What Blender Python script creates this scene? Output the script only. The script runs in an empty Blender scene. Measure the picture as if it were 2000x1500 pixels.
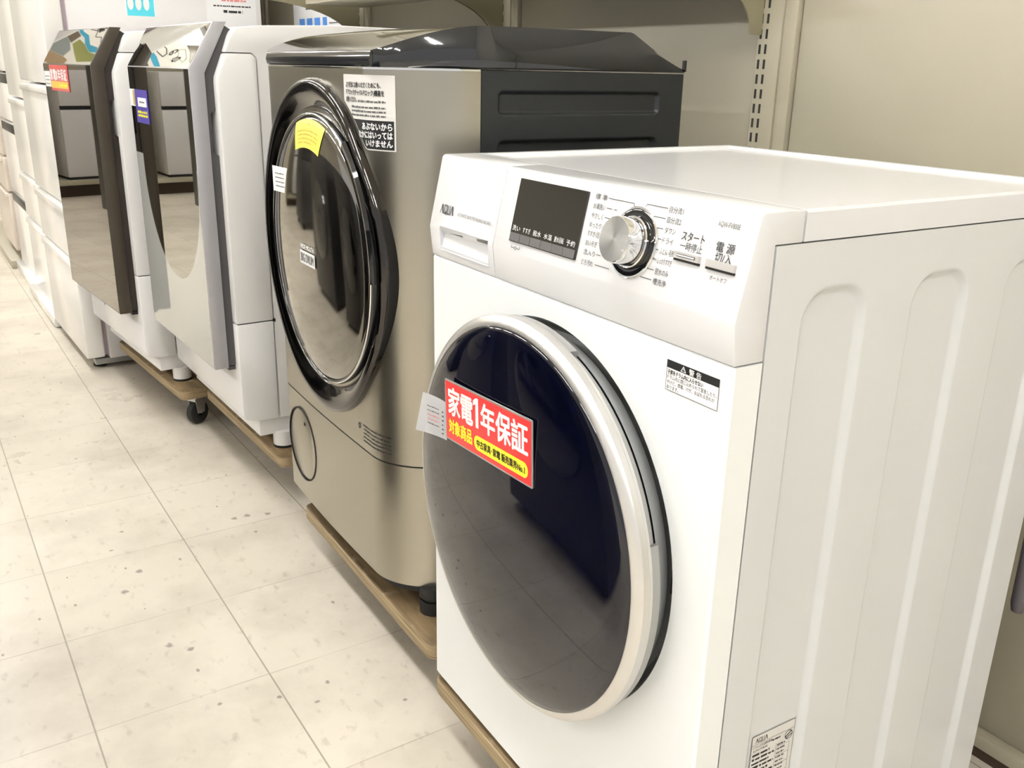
import bpy, bmesh, math, random
from mathutils import Vector, Matrix
PI = math.pi
rad = math.radians
rnd = random.Random(7)
S = bpy.context.scene
COL = S.collection

# ------------------------------------------------------------------ camera
cam_d = bpy.data.cameras.new('camera')
cam = bpy.data.objects.new('camera', cam_d)
COL.objects.link(cam)
S.camera = cam
cam_d.sensor_fit = 'HORIZONTAL'
cam_d.sensor_width = 36.0
cam_d.lens = 36.0 * 1805.95 / 2000.0
cam_d.clip_start = 0.02
cam_d.clip_end = 100
yaw, pitch, roll = rad(33.4217), rad(-18.8396), rad(1.1681)
d = Vector((math.sin(yaw) * math.cos(pitch), math.cos(yaw) * math.cos(pitch), math.sin(pitch)))
r0 = Vector((math.cos(yaw), -math.sin(yaw), 0))
u0 = r0.cross(d)
rv = math.cos(roll) * r0 + math.sin(roll) * u0
uv = math.cos(roll) * u0 - math.sin(roll) * r0
mw = Matrix.Identity(4)
for i in range(3):
    mw[i][0] = rv[i]; mw[i][1] = uv[i]; mw[i][2] = -d[i]
mw.translation = Vector((-0.59948, -0.54880, 1.08286))
cam.matrix_world = mw

# ------------------------------------------------------------------ world, exposure
w = bpy.data.worlds.new('world')
S.world = w
w.use_nodes = True
w.node_tree.nodes['Background'].inputs[0].default_value = (1.0, 0.985, 0.955, 1)
w.node_tree.nodes['Background'].inputs[1].default_value = 0.36
S.view_settings.view_transform = 'Standard'
S.view_settings.look = 'None'
S.view_settings.exposure = 1.24
S.view_settings.gamma = 1.0
S.view_settings.use_curve_mapping = False
TUBE = 30.0          # brightness of the ceiling tubes


# ------------------------------------------------------------------ materials
def pmat(name, col, rough=0.5, metal=0.0, spec=0.5, coat=0.0, emit=None, es=0.0, aniso=0.0, ior=None):
    m = bpy.data.materials.new(name)
    m.use_nodes = True
    b = m.node_tree.nodes['Principled BSDF']
    b.inputs['Base Color'].default_value = (*col, 1)
    b.inputs['Roughness'].default_value = rough
    b.inputs['Metallic'].default_value = metal
    b.inputs['Specular IOR Level'].default_value = spec
    b.inputs['Coat Weight'].default_value = coat
    b.inputs['Coat Roughness'].default_value = 0.03
    b.inputs['Anisotropic'].default_value = aniso
    if ior: b.inputs['IOR'].default_value = ior
    if emit:
        b.inputs['Emission Color'].default_value = (*emit, 1)
        b.inputs['Emission Strength'].default_value = es
    return m


def nt(m):
    return m.node_tree.nodes, m.node_tree.links, m.node_tree.nodes['Principled BSDF']


def noisy(m, scale=60, amount=0.06, detail=3, stretch=None, bump=0.0):
    """small procedural tint variation on an existing plain material"""
    N, L, b = nt(m)
    col = tuple(b.inputs['Base Color'].default_value)
    tc = N.new('ShaderNodeTexCoord'); mp = N.new('ShaderNodeMapping')
    if stretch: mp.inputs['Scale'].default_value = stretch
    no = N.new('ShaderNodeTexNoise'); no.inputs['Scale'].default_value = scale; no.inputs['Detail'].default_value = detail
    L.new(tc.outputs['Object'], mp.inputs[0]); L.new(mp.outputs[0], no.inputs['Vector'])
    mx = N.new('ShaderNodeMix'); mx.data_type = 'RGBA'
    mx.inputs[6].default_value = tuple(c * (1 - amount) for c in col[:3]) + (1,)
    mx.inputs[7].default_value = tuple(min(1, c * (1 + amount)) for c in col[:3]) + (1,)
    L.new(no.outputs['Fac'], mx.inputs[0]); L.new(mx.outputs[2], b.inputs['Base Color'])
    if bump:
        bp = N.new('ShaderNodeBump'); bp.inputs['Strength'].default_value = bump; bp.inputs['Distance'].default_value = 0.002
        L.new(no.outputs['Fac'], bp.inputs['Height']); L.new(bp.outputs[0], b.inputs['Normal'])
    return m


M = {}
M['white'] = noisy(pmat('appliance_white', (0.70, 0.705, 0.72), 0.16), 3, 0.01)
M['white_washer'] = noisy(pmat('washer_white', (0.86, 0.855, 0.85), 0.2), 3, 0.01)
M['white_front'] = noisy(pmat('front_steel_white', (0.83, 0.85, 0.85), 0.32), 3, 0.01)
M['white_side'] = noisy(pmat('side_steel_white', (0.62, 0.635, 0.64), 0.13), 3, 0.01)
M['white_matt'] = noisy(pmat('white_plastic', (0.86, 0.855, 0.845), 0.38), 4, 0.012)
M['fridge_white'] = noisy(pmat('fridge_white', (0.92, 0.905, 0.87), 0.12), 3, 0.01)
M['fridge_side'] = noisy(pmat('fridge_side', (0.76, 0.745, 0.75), 0.4), 3, 0.01)
M['fridge_beige'] = noisy(pmat('fridge_beige', (0.60, 0.53, 0.46), 0.3), 3, 0.01)
M['lilac'] = pmat('grey_lilac_panel', (0.42, 0.41, 0.43), 0.2)
M['mauve'] = pmat('mauve_gasket', (0.40, 0.33, 0.37), 0.6)
M['gap'] = pmat('dark_gap', (0.015, 0.014, 0.013), 0.8)
M['black'] = pmat('black_gloss', (0.006, 0.006, 0.007), 0.05, coat=0.5)
M['black_matt'] = pmat('black_rubber', (0.012, 0.012, 0.012), 0.6)
M['charcoal'] = noisy(pmat('charcoal_steel', (0.014, 0.017, 0.019), 0.35), 8, 0.08)
M['lid_black'] = pmat('lid_black', (0.012, 0.013, 0.016), 0.07, coat=0.6)
M['chrome'] = pmat('chrome', (0.75, 0.75, 0.75), 0.06, 1.0)
M['silver'] = noisy(pmat('satin_silver', (0.66, 0.65, 0.63), 0.3, 0.75), 20, 0.02)
M['silver_dark'] = pmat('satin_grey', (0.36, 0.36, 0.35), 0.35, 0.4)
M['seat_grey'] = pmat('door_seat_grey', (0.30, 0.31, 0.31), 0.4)
M['pocket'] = pmat('pocket_shade_grey', (0.62, 0.64, 0.68), 0.25)  # drawer white made greyer, with the grip pocket's shade put into the colour
M['navy_glass'] = pmat('navy_glass', (0.0010, 0.0014, 0.0075), 0.03, spec=0.62, coat=0.15)
M['door_smoke'] = pmat('smoked_half_mirror', (0.29, 0.275, 0.25), 0.05, 1.0)
M['bezel'] = pmat('bezel_smoke', (0.052, 0.048, 0.045), 0.09, 1.0, coat=0.3)
M['mirror_brown'] = pmat('brown_half_mirror', (0.26, 0.235, 0.205), 0.015, 1.0)
M['brown'] = noisy(pmat('dark_brown_trim', (0.052, 0.041, 0.028), 0.3), 6, 0.05)
M['brown_dark'] = pmat('darker_brown_rim', (0.02, 0.013, 0.010), 0.4)
M['rim_grey'] = pmat('charcoal_rim', (0.075, 0.072, 0.075), 0.4)
M['door_silver'] = pmat('silver_lilac_plastic', (0.46, 0.455, 0.48), 0.28, 0.15)
M['display'] = pmat('display_smoke', (0.012, 0.011, 0.010), 0.04, coat=1.0)
M['button_grey'] = pmat('button_grey', (0.13, 0.125, 0.125), 0.3)
M['ink'] = pmat('ink_grey', (0.018, 0.018, 0.020), 0.6)
M['ink_light'] = pmat('ink_light', (0.11, 0.11, 0.11), 0.6)
M['ink_black'] = pmat('ink_black', (0.008, 0.008, 0.008), 0.6)
M['ink_white'] = pmat('ink_white', (0.85, 0.85, 0.85), 0.5)
M['paper'] = pmat('paper_white', (0.83, 0.83, 0.84), 0.55)
M['paper_cream'] = pmat('paper_cream', (0.68, 0.665, 0.64), 0.5)
M['red'] = pmat('card_red', (0.80, 0.035, 0.035), 0.3, coat=0.4)
M['red_ink'] = pmat('red_ink', (0.75, 0.25, 0.25), 0.5)
M['yellow'] = pmat('card_yellow', (0.95, 0.85, 0.04), 0.35)
M['yellow_sticker'] = pmat('sticker_yellow', (0.92, 0.83, 0.12), 0.4)
M['gold'] = pmat('card_gold', (0.60, 0.42, 0.10), 0.4)
M['purple'] = pmat('card_purple', (0.10, 0.075, 0.42), 0.3, coat=0.3)
M['pink_card'] = pmat('card_coral_red', (0.82, 0.10, 0.10), 0.3, coat=0.5)
M['orange_card'] = pmat('card_orange', (0.90, 0.55, 0.10), 0.4)
M['cyan'] = pmat('sticker_cyan', (0.10, 0.66, 0.80), 0.35)
M['blue'] = pmat('print_blue', (0.10, 0.30, 0.78), 0.4)
M['acrylic'] = pmat('clear_edge', (0.30, 0.29, 0.28), 0.1)
M['beige_steel'] = noisy(pmat('beige_panel_steel', (0.335, 0.308, 0.235), 0.42), 5, 0.02)
M['beige_upright'] = noisy(pmat('beige_upright_steel', (0.38, 0.35, 0.265), 0.4), 6, 0.015)
M['bracket'] = noisy(pmat('olive_bracket_steel', (0.25, 0.225, 0.145), 0.45), 6, 0.02)
M['kick'] = pmat('kick_brown', (0.05, 0.03, 0.018), 0.6)
M['steel_zinc'] = pmat('zinc_steel', (0.62, 0.63, 0.62), 0.3, 0.8)
M['rubber'] = pmat('caster_rubber', (0.02, 0.021, 0.02), 0.55)
M['dark_fridge'] = pmat('dark_grey_fridge', (0.030, 0.030, 0.032), 0.35)
M['grey_fridge'] = pmat('light_grey_fridge', (0.60, 0.59, 0.60), 0.35)
M['hose'] = pmat('hose_grey', (0.085, 0.075, 0.085), 0.5)
M['ceil'] = noisy(pmat('ceiling_board', (0.80, 0.78, 0.73), 0.8), 30, 0.04)
M['wallpaint'] = noisy(pmat('wall_paint', (0.55, 0.52, 0.43), 0.7), 10, 0.03)
M['button_silver'] = pmat('satin_button', (0.62, 0.60, 0.58), 0.35, 0.6)
M['tube'] = pmat('tube_glow', (1, 1, 1), 0.5, emit=(1.0, 0.985, 0.955), es=TUBE)
M['fixture'] = pmat('fixture_white', (0.8, 0.8, 0.8), 0.5)


def stainless():
    m = pmat('brushed_champagne_steel', (0.42, 0.40, 0.34), 0.28, 1.0, aniso=0.5)
    N, L, b = nt(m)
    tc = N.new('ShaderNodeTexCoord'); mp = N.new('ShaderNodeMapping'); mp.inputs['Scale'].default_value = (1, 1, 1600)
    no = N.new('ShaderNodeTexNoise'); no.inputs['Scale'].default_value = 3; no.inputs['Detail'].default_value = 2
    L.new(tc.outputs['Object'], mp.inputs[0]); L.new(mp.outputs[0], no.inputs['Vector'])
    mr = N.new('ShaderNodeMapRange'); mr.inputs['To Min'].default_value = 0.275; mr.inputs['To Max'].default_value = 0.28
    L.new(no.outputs['Fac'], mr.inputs['Value']); L.new(mr.outputs[0], b.inputs['Roughness'])
    tg = N.new('ShaderNodeTangent'); tg.direction_type = 'RADIAL'; tg.axis = 'Z'
    L.new(tg.outputs[0], b.inputs['Tangent'])
    return m


M['stainless'] = stainless()


def wood():
    m = pmat('worn_plywood', (0.3, 0.2, 0.1), 0.6)
    N, L, b = nt(m)
    tc = N.new('ShaderNodeTexCoord'); mp = N.new('ShaderNodeMapping'); mp.inputs['Scale'].default_value = (9, 1.6, 60)
    no = N.new('ShaderNodeTexNoise'); no.inputs['Scale'].default_value = 6; no.inputs['Detail'].default_value = 6; no.inputs['Distortion'].default_value = 0.6
    L.new(tc.outputs['Object'], mp.inputs[0]); L.new(mp.outputs[0], no.inputs['Vector'])
    cr = N.new('ShaderNodeValToRGB')
    e = cr.color_ramp.elements
    e[0].position = 0.25; e[0].color = (0.10, 0.066, 0.028, 1)
    e[1].position = 0.75; e[1].color = (0.26, 0.18, 0.088, 1)
    L.new(no.outputs['Fac'], cr.inputs[0])
    n2 = N.new('ShaderNodeTexNoise'); n2.inputs['Scale'].default_value = 22; n2.inputs['Detail'].default_value = 4
    L.new(tc.outputs['Object'], n2.inputs['Vector'])
    c2 = N.new('ShaderNodeValToRGB'); c2.color_ramp.elements[0].position = 0.58; c2.color_ramp.elements[1].position = 0.70
    L.new(n2.outputs['Fac'], c2.inputs[0])
    mx = N.new('ShaderNodeMix'); mx.data_type = 'RGBA'; mx.inputs[7].default_value = (0.36, 0.28, 0.17, 1)
    ml = N.new('ShaderNodeMath'); ml.operation = 'MULTIPLY'; ml.inputs[1].default_value = 0.7
    L.new(c2.outputs[0], ml.inputs[0]); L.new(ml.outputs[0], mx.inputs[0]); L.new(cr.outputs[0], mx.inputs[6]); L.new(mx.outputs[2], b.inputs['Base Color'])
    bp = N.new('ShaderNodeBump'); bp.inputs['Strength'].default_value = 0.5; bp.inputs['Distance'].default_value = 0.002
    L.new(no.outputs['Fac'], bp.inputs['Height']); L.new(bp.outputs[0], b.inputs['Normal'])
    return m


M['wood'] = wood()


def ply_edge():
    m = pmat('plywood_edge', (0.4, 0.3, 0.18), 0.7)
    N, L, b = nt(m)
    tc = N.new('ShaderNodeTexCoord'); mp = N.new('ShaderNodeMapping'); mp.inputs['Scale'].default_value = (6, 2.5, 230)
    no = N.new('ShaderNodeTexNoise'); no.inputs['Scale'].default_value = 1.6; no.inputs['Detail'].default_value = 5
    L.new(tc.outputs['Object'], mp.inputs[0]); L.new(mp.outputs[0], no.inputs['Vector'])
    cr = N.new('ShaderNodeValToRGB'); e = cr.color_ramp.elements
    e[0].position = 0.3; e[0].color = (0.17, 0.115, 0.055, 1); e[1].position = 0.62; e[1].color = (0.44, 0.34, 0.20, 1)
    L.new(no.outputs['Fac'], cr.inputs[0]); L.new(cr.outputs[0], b.inputs['Base Color'])
    bp = N.new('ShaderNodeBump'); bp.inputs['Strength'].default_value = 0.6; bp.inputs['Distance'].default_value = 0.002
    L.new(no.outputs['Fac'], bp.inputs['Height']); L.new(bp.outputs[0], b.inputs['Normal'])
    return m


M['ply_edge'] = ply_edge()


def silver_mirror():
    """silvered door glass: mirror over the drum window, milky outside of it"""
    m = pmat('silver_half_mirror', (0.42, 0.41, 0.37), 0.012, 1.0)
    N, L, b = nt(m)
    out = N['Material Output']
    df = N.new('ShaderNodeBsdfDiffuse'); df.inputs[0].default_value = (0.80, 0.81, 0.79, 1)
    tc = N.new('ShaderNodeTexCoord'); mp = N.new('ShaderNodeMapping')
    mp.vector_type = 'POINT'
    mp.inputs['Location'].default_value = (0, -0.275, -0.825); 
    sx = N.new('ShaderNodeSeparateXYZ')
    L.new(tc.outputs['Object'], mp.inputs[0]); L.new(mp.outputs[0], sx.inputs[0])
    a = N.new('ShaderNodeMath'); a.operation = 'DIVIDE'; a.inputs[1].default_value = 0.245
    c = N.new('ShaderNodeMath'); c.operation = 'DIVIDE'; c.inputs[1].default_value = 0.275
    L.new(sx.outputs['Y'], a.inputs[0]); L.new(sx.outputs['Z'], c.inputs[0])
    aa = N.new('ShaderNodeMath'); aa.operation = 'POWER'; aa.inputs[1].default_value = 2
    cc = N.new('ShaderNodeMath'); cc.operation = 'POWER'; cc.inputs[1].default_value = 2
    ab = N.new('ShaderNodeMath'); ab.operation = 'ABSOLUTE'; cb = N.new('ShaderNodeMath'); cb.operation = 'ABSOLUTE'
    L.new(a.outputs[0], ab.inputs[0]); L.new(ab.outputs[0], aa.inputs[0])
    L.new(c.outputs[0], cb.inputs[0]); L.new(cb.outputs[0], cc.inputs[0])
    ad = N.new('ShaderNodeMath'); ad.operation = 'ADD'
    L.new(aa.outputs[0], ad.inputs[0]); L.new(cc.outputs[0], ad.inputs[1])
    mr = N.new('ShaderNodeMapRange'); mr.inputs['From Min'].default_value = 0.98; mr.inputs['From Max'].default_value = 1.02
    mr.inputs['To Min'].default_value = 0.0; mr.inputs['To Max'].default_value = 0.34
    # only the lower, printed half of the door glass is milky
    lz = N.new('ShaderNodeMath'); lz.operation = 'LESS_THAN'; lz.inputs[1].default_value = 0.02
    L.new(sx.outputs['Z'], lz.inputs[0])
    ml = N.new('ShaderNodeMath'); ml.operation = 'MULTIPLY'
    L.new(ad.outputs[0], mr.inputs['Value']); L.new(mr.outputs[0], ml.inputs[0]); L.new(lz.outputs[0], ml.inputs[1])
    ms = N.new('ShaderNodeMixShader')
    L.new(ml.outputs[0], ms.inputs[0]); L.new(b.outputs[0], ms.inputs[1]); L.new(df.outputs[0], ms.inputs[2])
    L.new(ms.outputs[0], out.inputs[0])
    return m


M['mirror_silver'] = silver_mirror()


SPOTS = [(-0.027, 1.572, 0.01), (0.005, 1.57, 0.011), (0.053, 1.555, 0.009), (-0.301, 2.167, 0.006), (-0.333, 1.352, 0.01), (-0.288, 1.427, 0.01), (-0.118, 0.794, 0.007), (0.017, 0.716, 0.006), (-0.081, 0.837, 0.006), (-0.172, 0.842, 0.006), (-0.32, 1.557, 0.006), (-0.281, 1.64, 0.006), (-0.299, 1.105, 0.01), (-0.268, 1.071, 0.009), (-0.268, 0.878, 0.006), (-0.004, 1.476, 0.006)]


def floor_mat():
    m = pmat('vinyl_tile', (0.7, 0.66, 0.58), 0.22)
    N, L, b = nt(m)
    tc = N.new('ShaderNodeTexCoord')
    T = 0.3045
    mp = N.new('ShaderNodeMapping')
    mp.inputs['Scale'].default_value = (1 / T, 1 / T, 1)
    mp.inputs['Location'].default_value = (0.164 / T, -0.9165 / T, 0)
    L.new(tc.outputs['Object'], mp.inputs[0])
    sx = N.new('ShaderNodeSeparateXYZ'); L.new(mp.outputs[0], sx.inputs[0])

    def line(axis, wd):
        f = N.new('ShaderNodeMath'); f.operation = 'PINGPONG'; f.inputs[1].default_value = 0.5
        L.new(sx.outputs[axis], f.inputs[0])
        c = N.new('ShaderNodeMapRange'); c.inputs['From Min'].default_value = wd; c.inputs['From Max'].default_value = wd * 2.2
        c.inputs['To Min'].default_value = 1; c.inputs['To Max'].default_value = 0
        L.new(f.outputs[0], c.inputs['Value'])
        return c
    lx, ly = line('X', 0.0030), line('Y', 0.0022)
    # break the cross joints up a little
    nb = N.new('ShaderNodeTexNoise'); nb.inputs['Scale'].default_value = 6; nb.inputs['Detail'].default_value = 3
    L.new(tc.outputs['Object'], nb.inputs['Vector'])
    nbr = N.new('ShaderNodeMapRange'); nbr.inputs['From Min'].default_value = 0.35; nbr.inputs['From Max'].default_value = 0.6
    nbr.inputs['To Min'].default_value = 0.25; nbr.inputs['To Max'].default_value = 0.75
    L.new(nb.outputs['Fac'], nbr.inputs['Value'])
    ly2 = N.new('ShaderNodeMath'); ly2.operation = 'MULTIPLY'; L.new(ly.outputs[0], ly2.inputs[0]); L.new(nbr.outputs[0], ly2.inputs[1])
    mxl = N.new('ShaderNodeMath'); mxl.operation = 'MAXIMUM'; L.new(lx.outputs[0], mxl.inputs[0]); L.new(ly2.outputs[0], mxl.inputs[1])
    # tile to tile tint
    wn = N.new('ShaderNodeTexWhiteNoise'); wn.noise_dimensions = '2D'
    fl = N.new('ShaderNodeVectorMath'); fl.operation = 'FLOOR'; L.new(mp.outputs[0], fl.inputs[0]); L.new(fl.outputs[0], wn.inputs['Vector'])
    base = N.new('ShaderNodeMix'); base.data_type = 'RGBA'
    base.inputs[6].default_value = (0.69, 0.635, 0.545, 1); base.inputs[7].default_value = (0.745, 0.69, 0.60, 1)
    L.new(wn.outputs['Value'], base.inputs[0])
    # broad grime
    n1 = N.new('ShaderNodeTexNoise'); n1.inputs['Scale'].default_value = 3.2; n1.inputs['Detail'].default_value = 7; n1.inputs['Roughness'].default_value = 0.62
    L.new(tc.outputs['Object'], n1.inputs['Vector'])
    r1 = N.new('ShaderNodeMapRange'); r1.inputs['From Min'].default_value = 0.44; r1.inputs['From Max'].default_value = 0.72
    r1.inputs['To Min'].default_value = 0; r1.inputs['To Max'].default_value = 0.8
    L.new(n1.outputs['Fac'], r1.inputs['Value'])
    g1 = N.new('ShaderNodeMix'); g1.data_type = 'RGBA'; g1.inputs[7].default_value = (0.50, 0.455, 0.38, 1)
    L.new(r1.outputs[0], g1.inputs[0]); L.new(base.outputs[2], g1.inputs[6])
    # stains, stretched along the aisle
    mp2 = N.new('ShaderNodeMapping'); mp2.inputs['Scale'].default_value = (1.0, 0.55, 1)
    L.new(tc.outputs['Object'], mp2.inputs[0])
    n2 = N.new('ShaderNodeTexNoise'); n2.inputs['Scale'].default_value = 46; n2.inputs['Detail'].default_value = 5
    L.new(mp2.outputs[0], n2.inputs['Vector'])
    r2 = N.new('ShaderNodeMapRange'); r2.inputs['From Min'].default_value = 0.60; r2.inputs['From Max'].default_value = 0.74
    r2.inputs['To Min'].default_value = 0; r2.inputs['To Max'].default_value = 0.38
    L.new(n2.outputs['Fac'], r2.inputs['Value'])
    g2 = N.new('ShaderNodeMix'); g2.data_type = 'RGBA'; g2.inputs[7].default_value = (0.30, 0.26, 0.20, 1)
    L.new(r2.outputs[0], g2.inputs[0]); L.new(g1.outputs[2], g2.inputs[6])
    # small dark specks
    vo = N.new('ShaderNodeTexVoronoi'); vo.inputs['Scale'].default_value = 26; vo.inputs['Randomness'].default_value = 1
    L.new(mp2.outputs[0], vo.inputs['Vector'])
    vs = N.new('ShaderNodeMath'); vs.operation = 'LESS_THAN'; vs.inputs[1].default_value = 0.085
    L.new(vo.outputs['Distance'], vs.inputs[0])
    sc = N.new('ShaderNodeSeparateColor'); L.new(vo.outputs['Color'], sc.inputs[0])
    vr = N.new('ShaderNodeMath'); vr.operation = 'GREATER_THAN'; vr.inputs[1].default_value = 0.80
    L.new(sc.outputs[0], vr.inputs[0])
    vm = N.new('ShaderNodeMath'); vm.operation = 'MULTIPLY'; L.new(vs.outputs[0], vm.inputs[0]); L.new(vr.outputs[0], vm.inputs[1])
    vm2 = N.new('ShaderNodeMath'); vm2.operation = 'MULTIPLY'; vm2.inputs[1].default_value = 0.6; L.new(vm.outputs[0], vm2.inputs[0])
    g3 = N.new('ShaderNodeMix'); g3.data_type = 'RGBA'; g3.inputs[7].default_value = (0.13, 0.105, 0.08, 1)
    L.new(vm2.outputs[0], g3.inputs[0]); L.new(g2.outputs[2], g3.inputs[6])
    # scuffs and dropped spots
    prev = g3.outputs[2]
    nz = N.new('ShaderNodeTexNoise'); nz.inputs['Scale'].default_value = 90; L.new(tc.outputs['Object'], nz.inputs['Vector'])
    for (mx_, my_, mr_) in SPOTS:
        sv = N.new('ShaderNodeVectorMath'); sv.operation = 'DISTANCE'; sv.inputs[1].default_value = (mx_, my_, 0)
        fz = N.new('ShaderNodeVectorMath'); fz.operation = 'MULTIPLY'; fz.inputs[1].default_value = (1, 1, 0); L.new(tc.outputs['Object'], fz.inputs[0])
        L.new(fz.outputs[0], sv.inputs[0])
        dd = N.new('ShaderNodeMath'); dd.operation = 'MULTIPLY_ADD'; dd.inputs[1].default_value = mr_ * 1.6; dd.inputs[2].default_value = -mr_ * 0.8
        L.new(nz.outputs['Fac'], dd.inputs[0])
        ad = N.new('ShaderNodeMath'); ad.operation = 'ADD'; L.new(sv.outputs['Value'], ad.inputs[0]); L.new(dd.outputs[0], ad.inputs[1])
        sm = N.new('ShaderNodeMapRange'); sm.inputs['From Min'].default_value = mr_ * 0.45; sm.inputs['From Max'].default_value = mr_ * 0.9
        sm.inputs['To Min'].default_value = 0.7; sm.inputs['To Max'].default_value = 0.0
        L.new(ad.outputs[0], sm.inputs['Value'])
        gm = N.new('ShaderNodeMix'); gm.data_type = 'RGBA'; gm.inputs[7].default_value = (0.16, 0.13, 0.10, 1)
        L.new(sm.outputs[0], gm.inputs[0]); L.new(prev, gm.inputs[6]); prev = gm.outputs[2]
    # joints
    g4 = N.new('ShaderNodeMix'); g4.data_type = 'RGBA'; g4.inputs[7].default_value = (0.26, 0.235, 0.18, 1)
    ml = N.new('ShaderNodeMath'); ml.operation = 'MULTIPLY'; ml.inputs[1].default_value = 0.8
    L.new(mxl.outputs[0], ml.inputs[0]); L.new(ml.outputs[0], g4.inputs[0]); L.new(prev, g4.inputs[6])
    L.new(g4.outputs[2], b.inputs['Base Color'])
    rr = N.new('ShaderNodeMapRange'); rr.inputs['To Min'].default_value = 0.2; rr.inputs['To Max'].default_value = 0.42
    L.new(n1.outputs['Fac'], rr.inputs['Value']); L.new(rr.outputs[0], b.inputs['Roughness'])
    return m


M['floor'] = floor_mat()


# ------------------------------------------------------------------ helpers
def finish(name, bm, mats, parent=None, smooth=35, recalc=True):
    if recalc: bmesh.ops.recalc_face_normals(bm, faces=bm.faces)
    me = bpy.data.meshes.new(name)
    bm.to_mesh(me); bm.free()
    if not isinstance(mats, (list, tuple)): mats = [mats]
    for m in mats: me.materials.append(M[m] if isinstance(m, str) else m)
    if smooth:
        me.polygons.foreach_set('use_smooth', [True] * len(me.polygons))
        me.set_sharp_from_angle(angle=rad(smooth))
    o = bpy.data.objects.new(name, me)
    COL.objects.link(o)
    if parent: o.parent = parent
    return o


def thing(name, label, cat, loc=(0, 0, 0), rz=0.0, group=None):
    o = bpy.data.objects.new(name, None)
    COL.objects.link(o)
    o.location = loc; o.rotation_euler = (0, 0, rz)
    o.empty_display_size = 0.1
    return tag(o, label, cat, group)


def tag(o, label, cat, group=None):
    o['label'] = label; o['category'] = cat
    if group: o['group'] = group
    return o


def struct(o):
    o['kind'] = 'structure'
    return o


def box(bm, x0, x1, y0, y1, z0, z1, bev=0.0, seg=2, mat=0):
    n = bmesh.ops.create_cube(bm, size=1)['verts']
    for v in n:
        v.co = Vector((x0 + (v.co.x + .5) * (x1 - x0), y0 + (v.co.y + .5) * (y1 - y0), z0 + (v.co.z + .5) * (z1 - z0)))
    fs = set(f for v in n for f in v.link_faces)
    if bev > 0:
        es = list(set(e for v in n for e in v.link_edges))
        r = bmesh.ops.bevel(bm, geom=es, offset=bev, segments=seg, profile=0.5, affect='EDGES')
        fs = set(r['faces']) | set(f for v in r['verts'] for f in v.link_faces)
    for f in fs:
        if f.is_valid: f.material_index = mat
    return bm


def BX(*a, **k):
    return box(bmesh.new(), *a, **k)


def prism(bm, pts, axis, a0, a1, mat=0, bev=0.0, seg=2):
    """pts 2D; axis 'y': pts are (x,z); 'x': (y,z); 'z': (x,y)"""
    def P(p, a):
        return {'y': (p[0], a, p[1]), 'x': (a, p[0], p[1]), 'z': (p[0], p[1], a)}[axis]
    A = [bm.verts.new(P(p, a0)) for p in pts]; B = [bm.verts.new(P(p, a1)) for p in pts]
    fs = [bm.faces.new(A), bm.faces.new(list(reversed(B)))]
    n = len(pts)
    for i in range(n): fs.append(bm.faces.new((A[i], B[i], B[(i + 1) % n], A[(i + 1) % n])))
    bmesh.ops.recalc_face_normals(bm, faces=fs)
    if bev > 0:
        es = list(set(e for f in fs for e in f.edges if e.calc_face_angle(0) > 0.3))
        r = bmesh.ops.bevel(bm, geom=es, offset=bev, segments=seg, profile=0.5, affect='EDGES')
        fs = set(f for f in fs if f.is_valid) | set(r['faces'])
    for f in fs: f.material_index = mat
    return bm


def lathe_x(bm, prof, cy, cz, n=96, a0=0.0, a1=2 * PI, mat=0, close=False, sy=1.0, sz=1.0):
    """revolve (r, x) profile about the x direction through (cy, cz); angle 0 points to -y (viewer's right)"""
    full = abs(a1 - a0 - 2 * PI) < 1e-6
    cnt = n if full else n + 1
    rings = []
    for i in range(cnt):
        a = a0 + (a1 - a0) * i / n
        row = []
        for r, x in prof:
            row.append(bm.verts.new((x, cy - sy * r * math.cos(a), cz + sz * r * math.sin(a))))
        rings.append(row)
    m = len(prof)
    for i in range(n):
        A, B = rings[i], rings[(i + 1) % cnt]
        for j in range(m if close else m - 1):
            k = (j + 1) % m
            f = bm.faces.new((A[j], A[k], B[k], B[j])); f.material_index = mat
    if not full and close:
        bm.faces.new(rings[0]).material_index = mat; bm.faces.new(list(reversed(rings[-1]))).material_index = mat
    bmesh.ops.remove_doubles(bm, verts=bm.verts, dist=1e-7)
    return bm


def cyl(bm, p0, p1, r, n=24, r2=None, mat=0, cap=True):
    p0, p1 = Vector(p0), Vector(p1); d = (p1 - p0).normalized()
    a = d.orthogonal().normalized(); b = d.cross(a)
    r2 = r if r2 is None else r2
    A = [bm.verts.new(p0 + r * (a * math.cos(2 * PI * i / n) + b * math.sin(2 * PI * i / n))) for i in range(n)]
    B = [bm.verts.new(p1 + r2 * (a * math.cos(2 * PI * i / n) + b * math.sin(2 * PI * i / n))) for i in range(n)]
    for i in range(n): bm.faces.new((A[i], A[(i + 1) % n], B[(i + 1) % n], B[i])).material_index = mat
    if cap:
        bm.faces.new(list(reversed(A))).material_index = mat; bm.faces.new(B).material_index = mat
    return bm


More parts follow.
